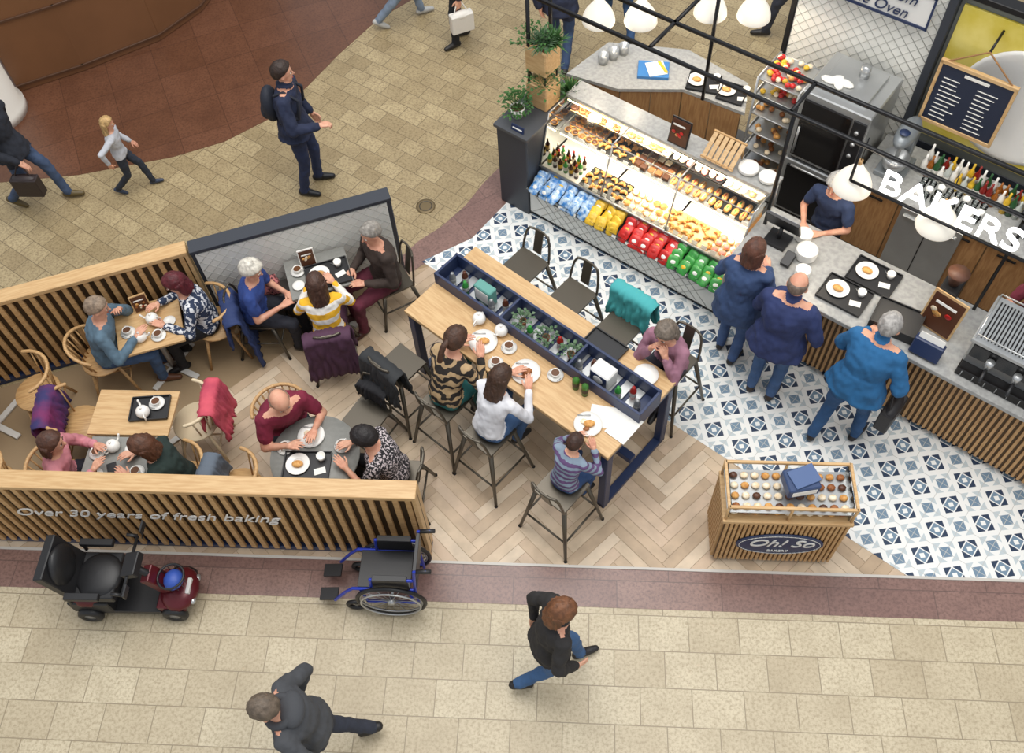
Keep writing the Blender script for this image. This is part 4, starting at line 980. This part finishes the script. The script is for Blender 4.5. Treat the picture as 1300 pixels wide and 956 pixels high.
for k in range(48):
    a0,a1=k*math.pi/24,(k+1)*math.pi/24; b.tube((.50+.335*math.cos(a0),-.042,.46+.178*math.sin(a0)),(.50+.335*math.cos(a1),-.042,.46+.178*math.sin(a1)),.003,WHITEP,n=4)
o=b.build('bakery_display_stand',(1.62,3.07),R(-6.1))
text('oval_sign_lettering','Oh! So',.19,(.50,-.046,.50),R(90),0,WHITEP,o,shear=.35); text('oval_sign_subtext','BAKERY',.05,(.50,-.046,.35),R(90),0,WHITEP,o)
b=MB(); b.box((0,0,.06),(.26,.20,.12),mat('navy_box',(46,66,104),.5)); b.box((0,-.102,.06),(.2,.004,.06),PAPER); b.box((.02,.01,.13),(.22,.16,.015),mat('box_lid',(76,98,140),.5),rz=.2); b.build('cake_box',(2.20,3.22,1.095),R(6))

# ------------------------------------------------------------------ mobility scooter
MAR=mat('scooter_maroon',(92,26,34),.3,.2); b=MB()
for x,y in ((-.42,.24),(-.42,-.24),(.46,.22),(.46,-.22)):
    b.ring((x,y,.13),.09,.045,(0,1,0),BLKP,n=24); b.tube((x,y-.03,.13),(x,y+.03,.13),.06,mat('wheel_hub',(150,150,150),.4,.6),n=14)
b.box((-.02,0,.16),(.70,.44,.06),BLKP); b.box((-.36,0,.30),(.42,.46,.22),BLKP); b.ell((-.38,0,.38),(.26,.25,.12),MAR); b.box((.44,0,.22),(.28,.42,.12),MAR); b.ell((.50,0,.26),(.20,.24,.12),MAR); 
b.tube((-.28,0,.38),(-.28,0,.52),.05,BLKP); b.box((-.24,0,.58),(.46,.48,.11),BLKP); b.ell((-.20,0,.62),(.24,.24,.07),BLKP)
b.box((-.50,0,.86),(.10,.46,.50),BLKP,ry=R(-14)); b.ell((-.47,0,.88),(.08,.21,.25),BLKP); 
for y in (.28,-.28): b.box((-.24,y,.78),(.34,.07,.06),BLKP); b.tube((-.42,y,.60),(-.40,y,.78),.018,BLKP)
b.tube((.48,0,.28),(.24,0,.88),.035,BLKP); b.box((.36,0,.55),(.10,.18,.34),MAR,ry=R(-22)); b.box((.24,0,.92),(.16,.24,.09),BLKP,ry=R(-20)); b.tube((.22,-.30,.92),(.22,.30,.92),.016,BLKP); 
for y in (.30,-.30): b.tube((.22,y,.92),(.12,y,.95),.018,BLKP); b.path([V((.28,y*.9,.94)),V((.32,y,1.06))],.006,BLKP); b.box((.32,y*1.08,1.08),(.02,.12,.08),BLKP)
b.ring((.52,0,.62),.13,.012,(0,0,1),BLKP)
for k in range(12): a=k*math.pi/6; b.tube((.52+.13*math.cos(a),.13*math.sin(a),.62),(.52+.10*math.cos(a),.10*math.sin(a),.46),.004,BLKP,n=4)
b.ell((.52,0,.53),(.10,.11,.08),mat('blue_bag',(52,84,170),.5,bump=.4,bscale=15)); b.box((.62,0,.34),(.04,.16,.07),WHITEP)
for y in (.12,-.12): b.ell((.66,y,.26),(.03,.04,.03),STEEL)
b.build('mobility_scooter',(-3.42,3.09),R(-5),scale=.84)
# wheelchair
b=MB(); BL=mat('wheelchair_blue',(40,62,176),.3,.3)
for y in (-.17,.17):
    o_=1 if y>0 else -1
    b.ring((0,y+o_*.03,.305),.285,.018,(0,1,0),BLKP,n=36); b.ring((0,y+o_*.03,.305),.262,.009,(0,1,0),STEEL,n=36); b.ring((0,y+o_*.065,.305),.25,.009,(0,1,0),STEEL,n=36)
    for k in range(16): a=k*math.pi/8; b.tube((0,y+o_*.03,.305),(.26*math.cos(a),y+o_*.03,.305+.26*math.sin(a)),.0025,STEEL,n=4)
    b.tube((0,y,.305),(0,y+o_*.06,.305),.03,STEEL,n=14)
    b.path([V((-.22,y,.12)),V((-.22,y,.50)),V((-.26,y,.92)),V((-.36,y,.94))],.013,BL); b.tube((-.28,y,.925),(-.40,y,.94),.018,BLKP)
    b.path([V((-.22,y,.50)),V((.30,y,.50)),V((.38,y,.40)),V((.50,y,.20))],.014,BL); b.path([V((-.22,y,.20)),V((.22,y,.20)),V((.24,y,.50))],.013,BL)
    b.path([V((-.22,y,.72)),V((.12,y,.72)),V((.14,y,.50))],.014,BL); b.box((-.04,y,.745),(.28,.05,.035),BLKP); b.b2(-.18,.12,y-.004,y+.004,.50,.70,BLKP)
    b.ring((.34,y,.09),.07,.02,(0,1,0),BLKP,n=20); b.tube((.34,y,.09),(.26,y,.22),.012,STEEL); b.box((.57,y*.62,.16),(.16,.11,.02),BLKP,ry=R(8))
b.tube((-.18,-.16,.22),(.16,.16,.48),.011,BL); b.tube((-.18,.16,.22),(.16,-.16,.48),.011,BL)
b.box((.04,0,.50),(.44,.32,.03),BLKP); b.box((-.245,0,.72),(.03,.32,.40),BLKP,ry=R(-5)); b.tube((0,-.2,.305),(0,.2,.305),.012,STEEL)
b.build('wheelchair',(-1.14,2.985),R(174))

# ------------------------------------------------------------------ light, world, camera
w=bpy.data.worlds.new('world'); scn.world=w; w.use_nodes=True; bg=w.node_tree.nodes['Background']; bg.inputs[0].default_value=(.90,.94,1,1); bg.inputs[1].default_value=.68
def area(name,loc,sx,sy,e,col,rot=(0,0,0)):
    l=bpy.data.lights.new(name,'AREA'); l.shape='RECTANGLE'; l.size=sx; l.size_y=sy; l.energy=e; l.color=col
    o=bpy.data.objects.new(name,l); o.location=loc; o.rotation_euler=rot; bpy.context.collection.objects.link(o)
area('atrium_skylight',(-1,7,14),9,9,1400,(1,.97,.93)); area('atrium_skylight',(4,1,13),6,5,500,(1,.96,.9),(R(20),0,0))
f=1226.0;H=8.2;p=R(56);r=R(4.0)
cam=bpy.data.cameras.new('camera');o=bpy.data.objects.new('camera',cam);bpy.context.collection.objects.link(o)
cam.sensor_width=36;cam.lens=36*f/1300;cam.shift_y=-45/1300
sr,cr,sp,cp=math.sin(r),math.cos(r),math.sin(p),math.cos(p)
o.matrix_world=Matrix(((cr,sr,0,0),(-sr*sp,cr*sp,-cp,0),(-sr*cp,cr*cp,sp,H),(0,0,0,1)))
scn.camera=o
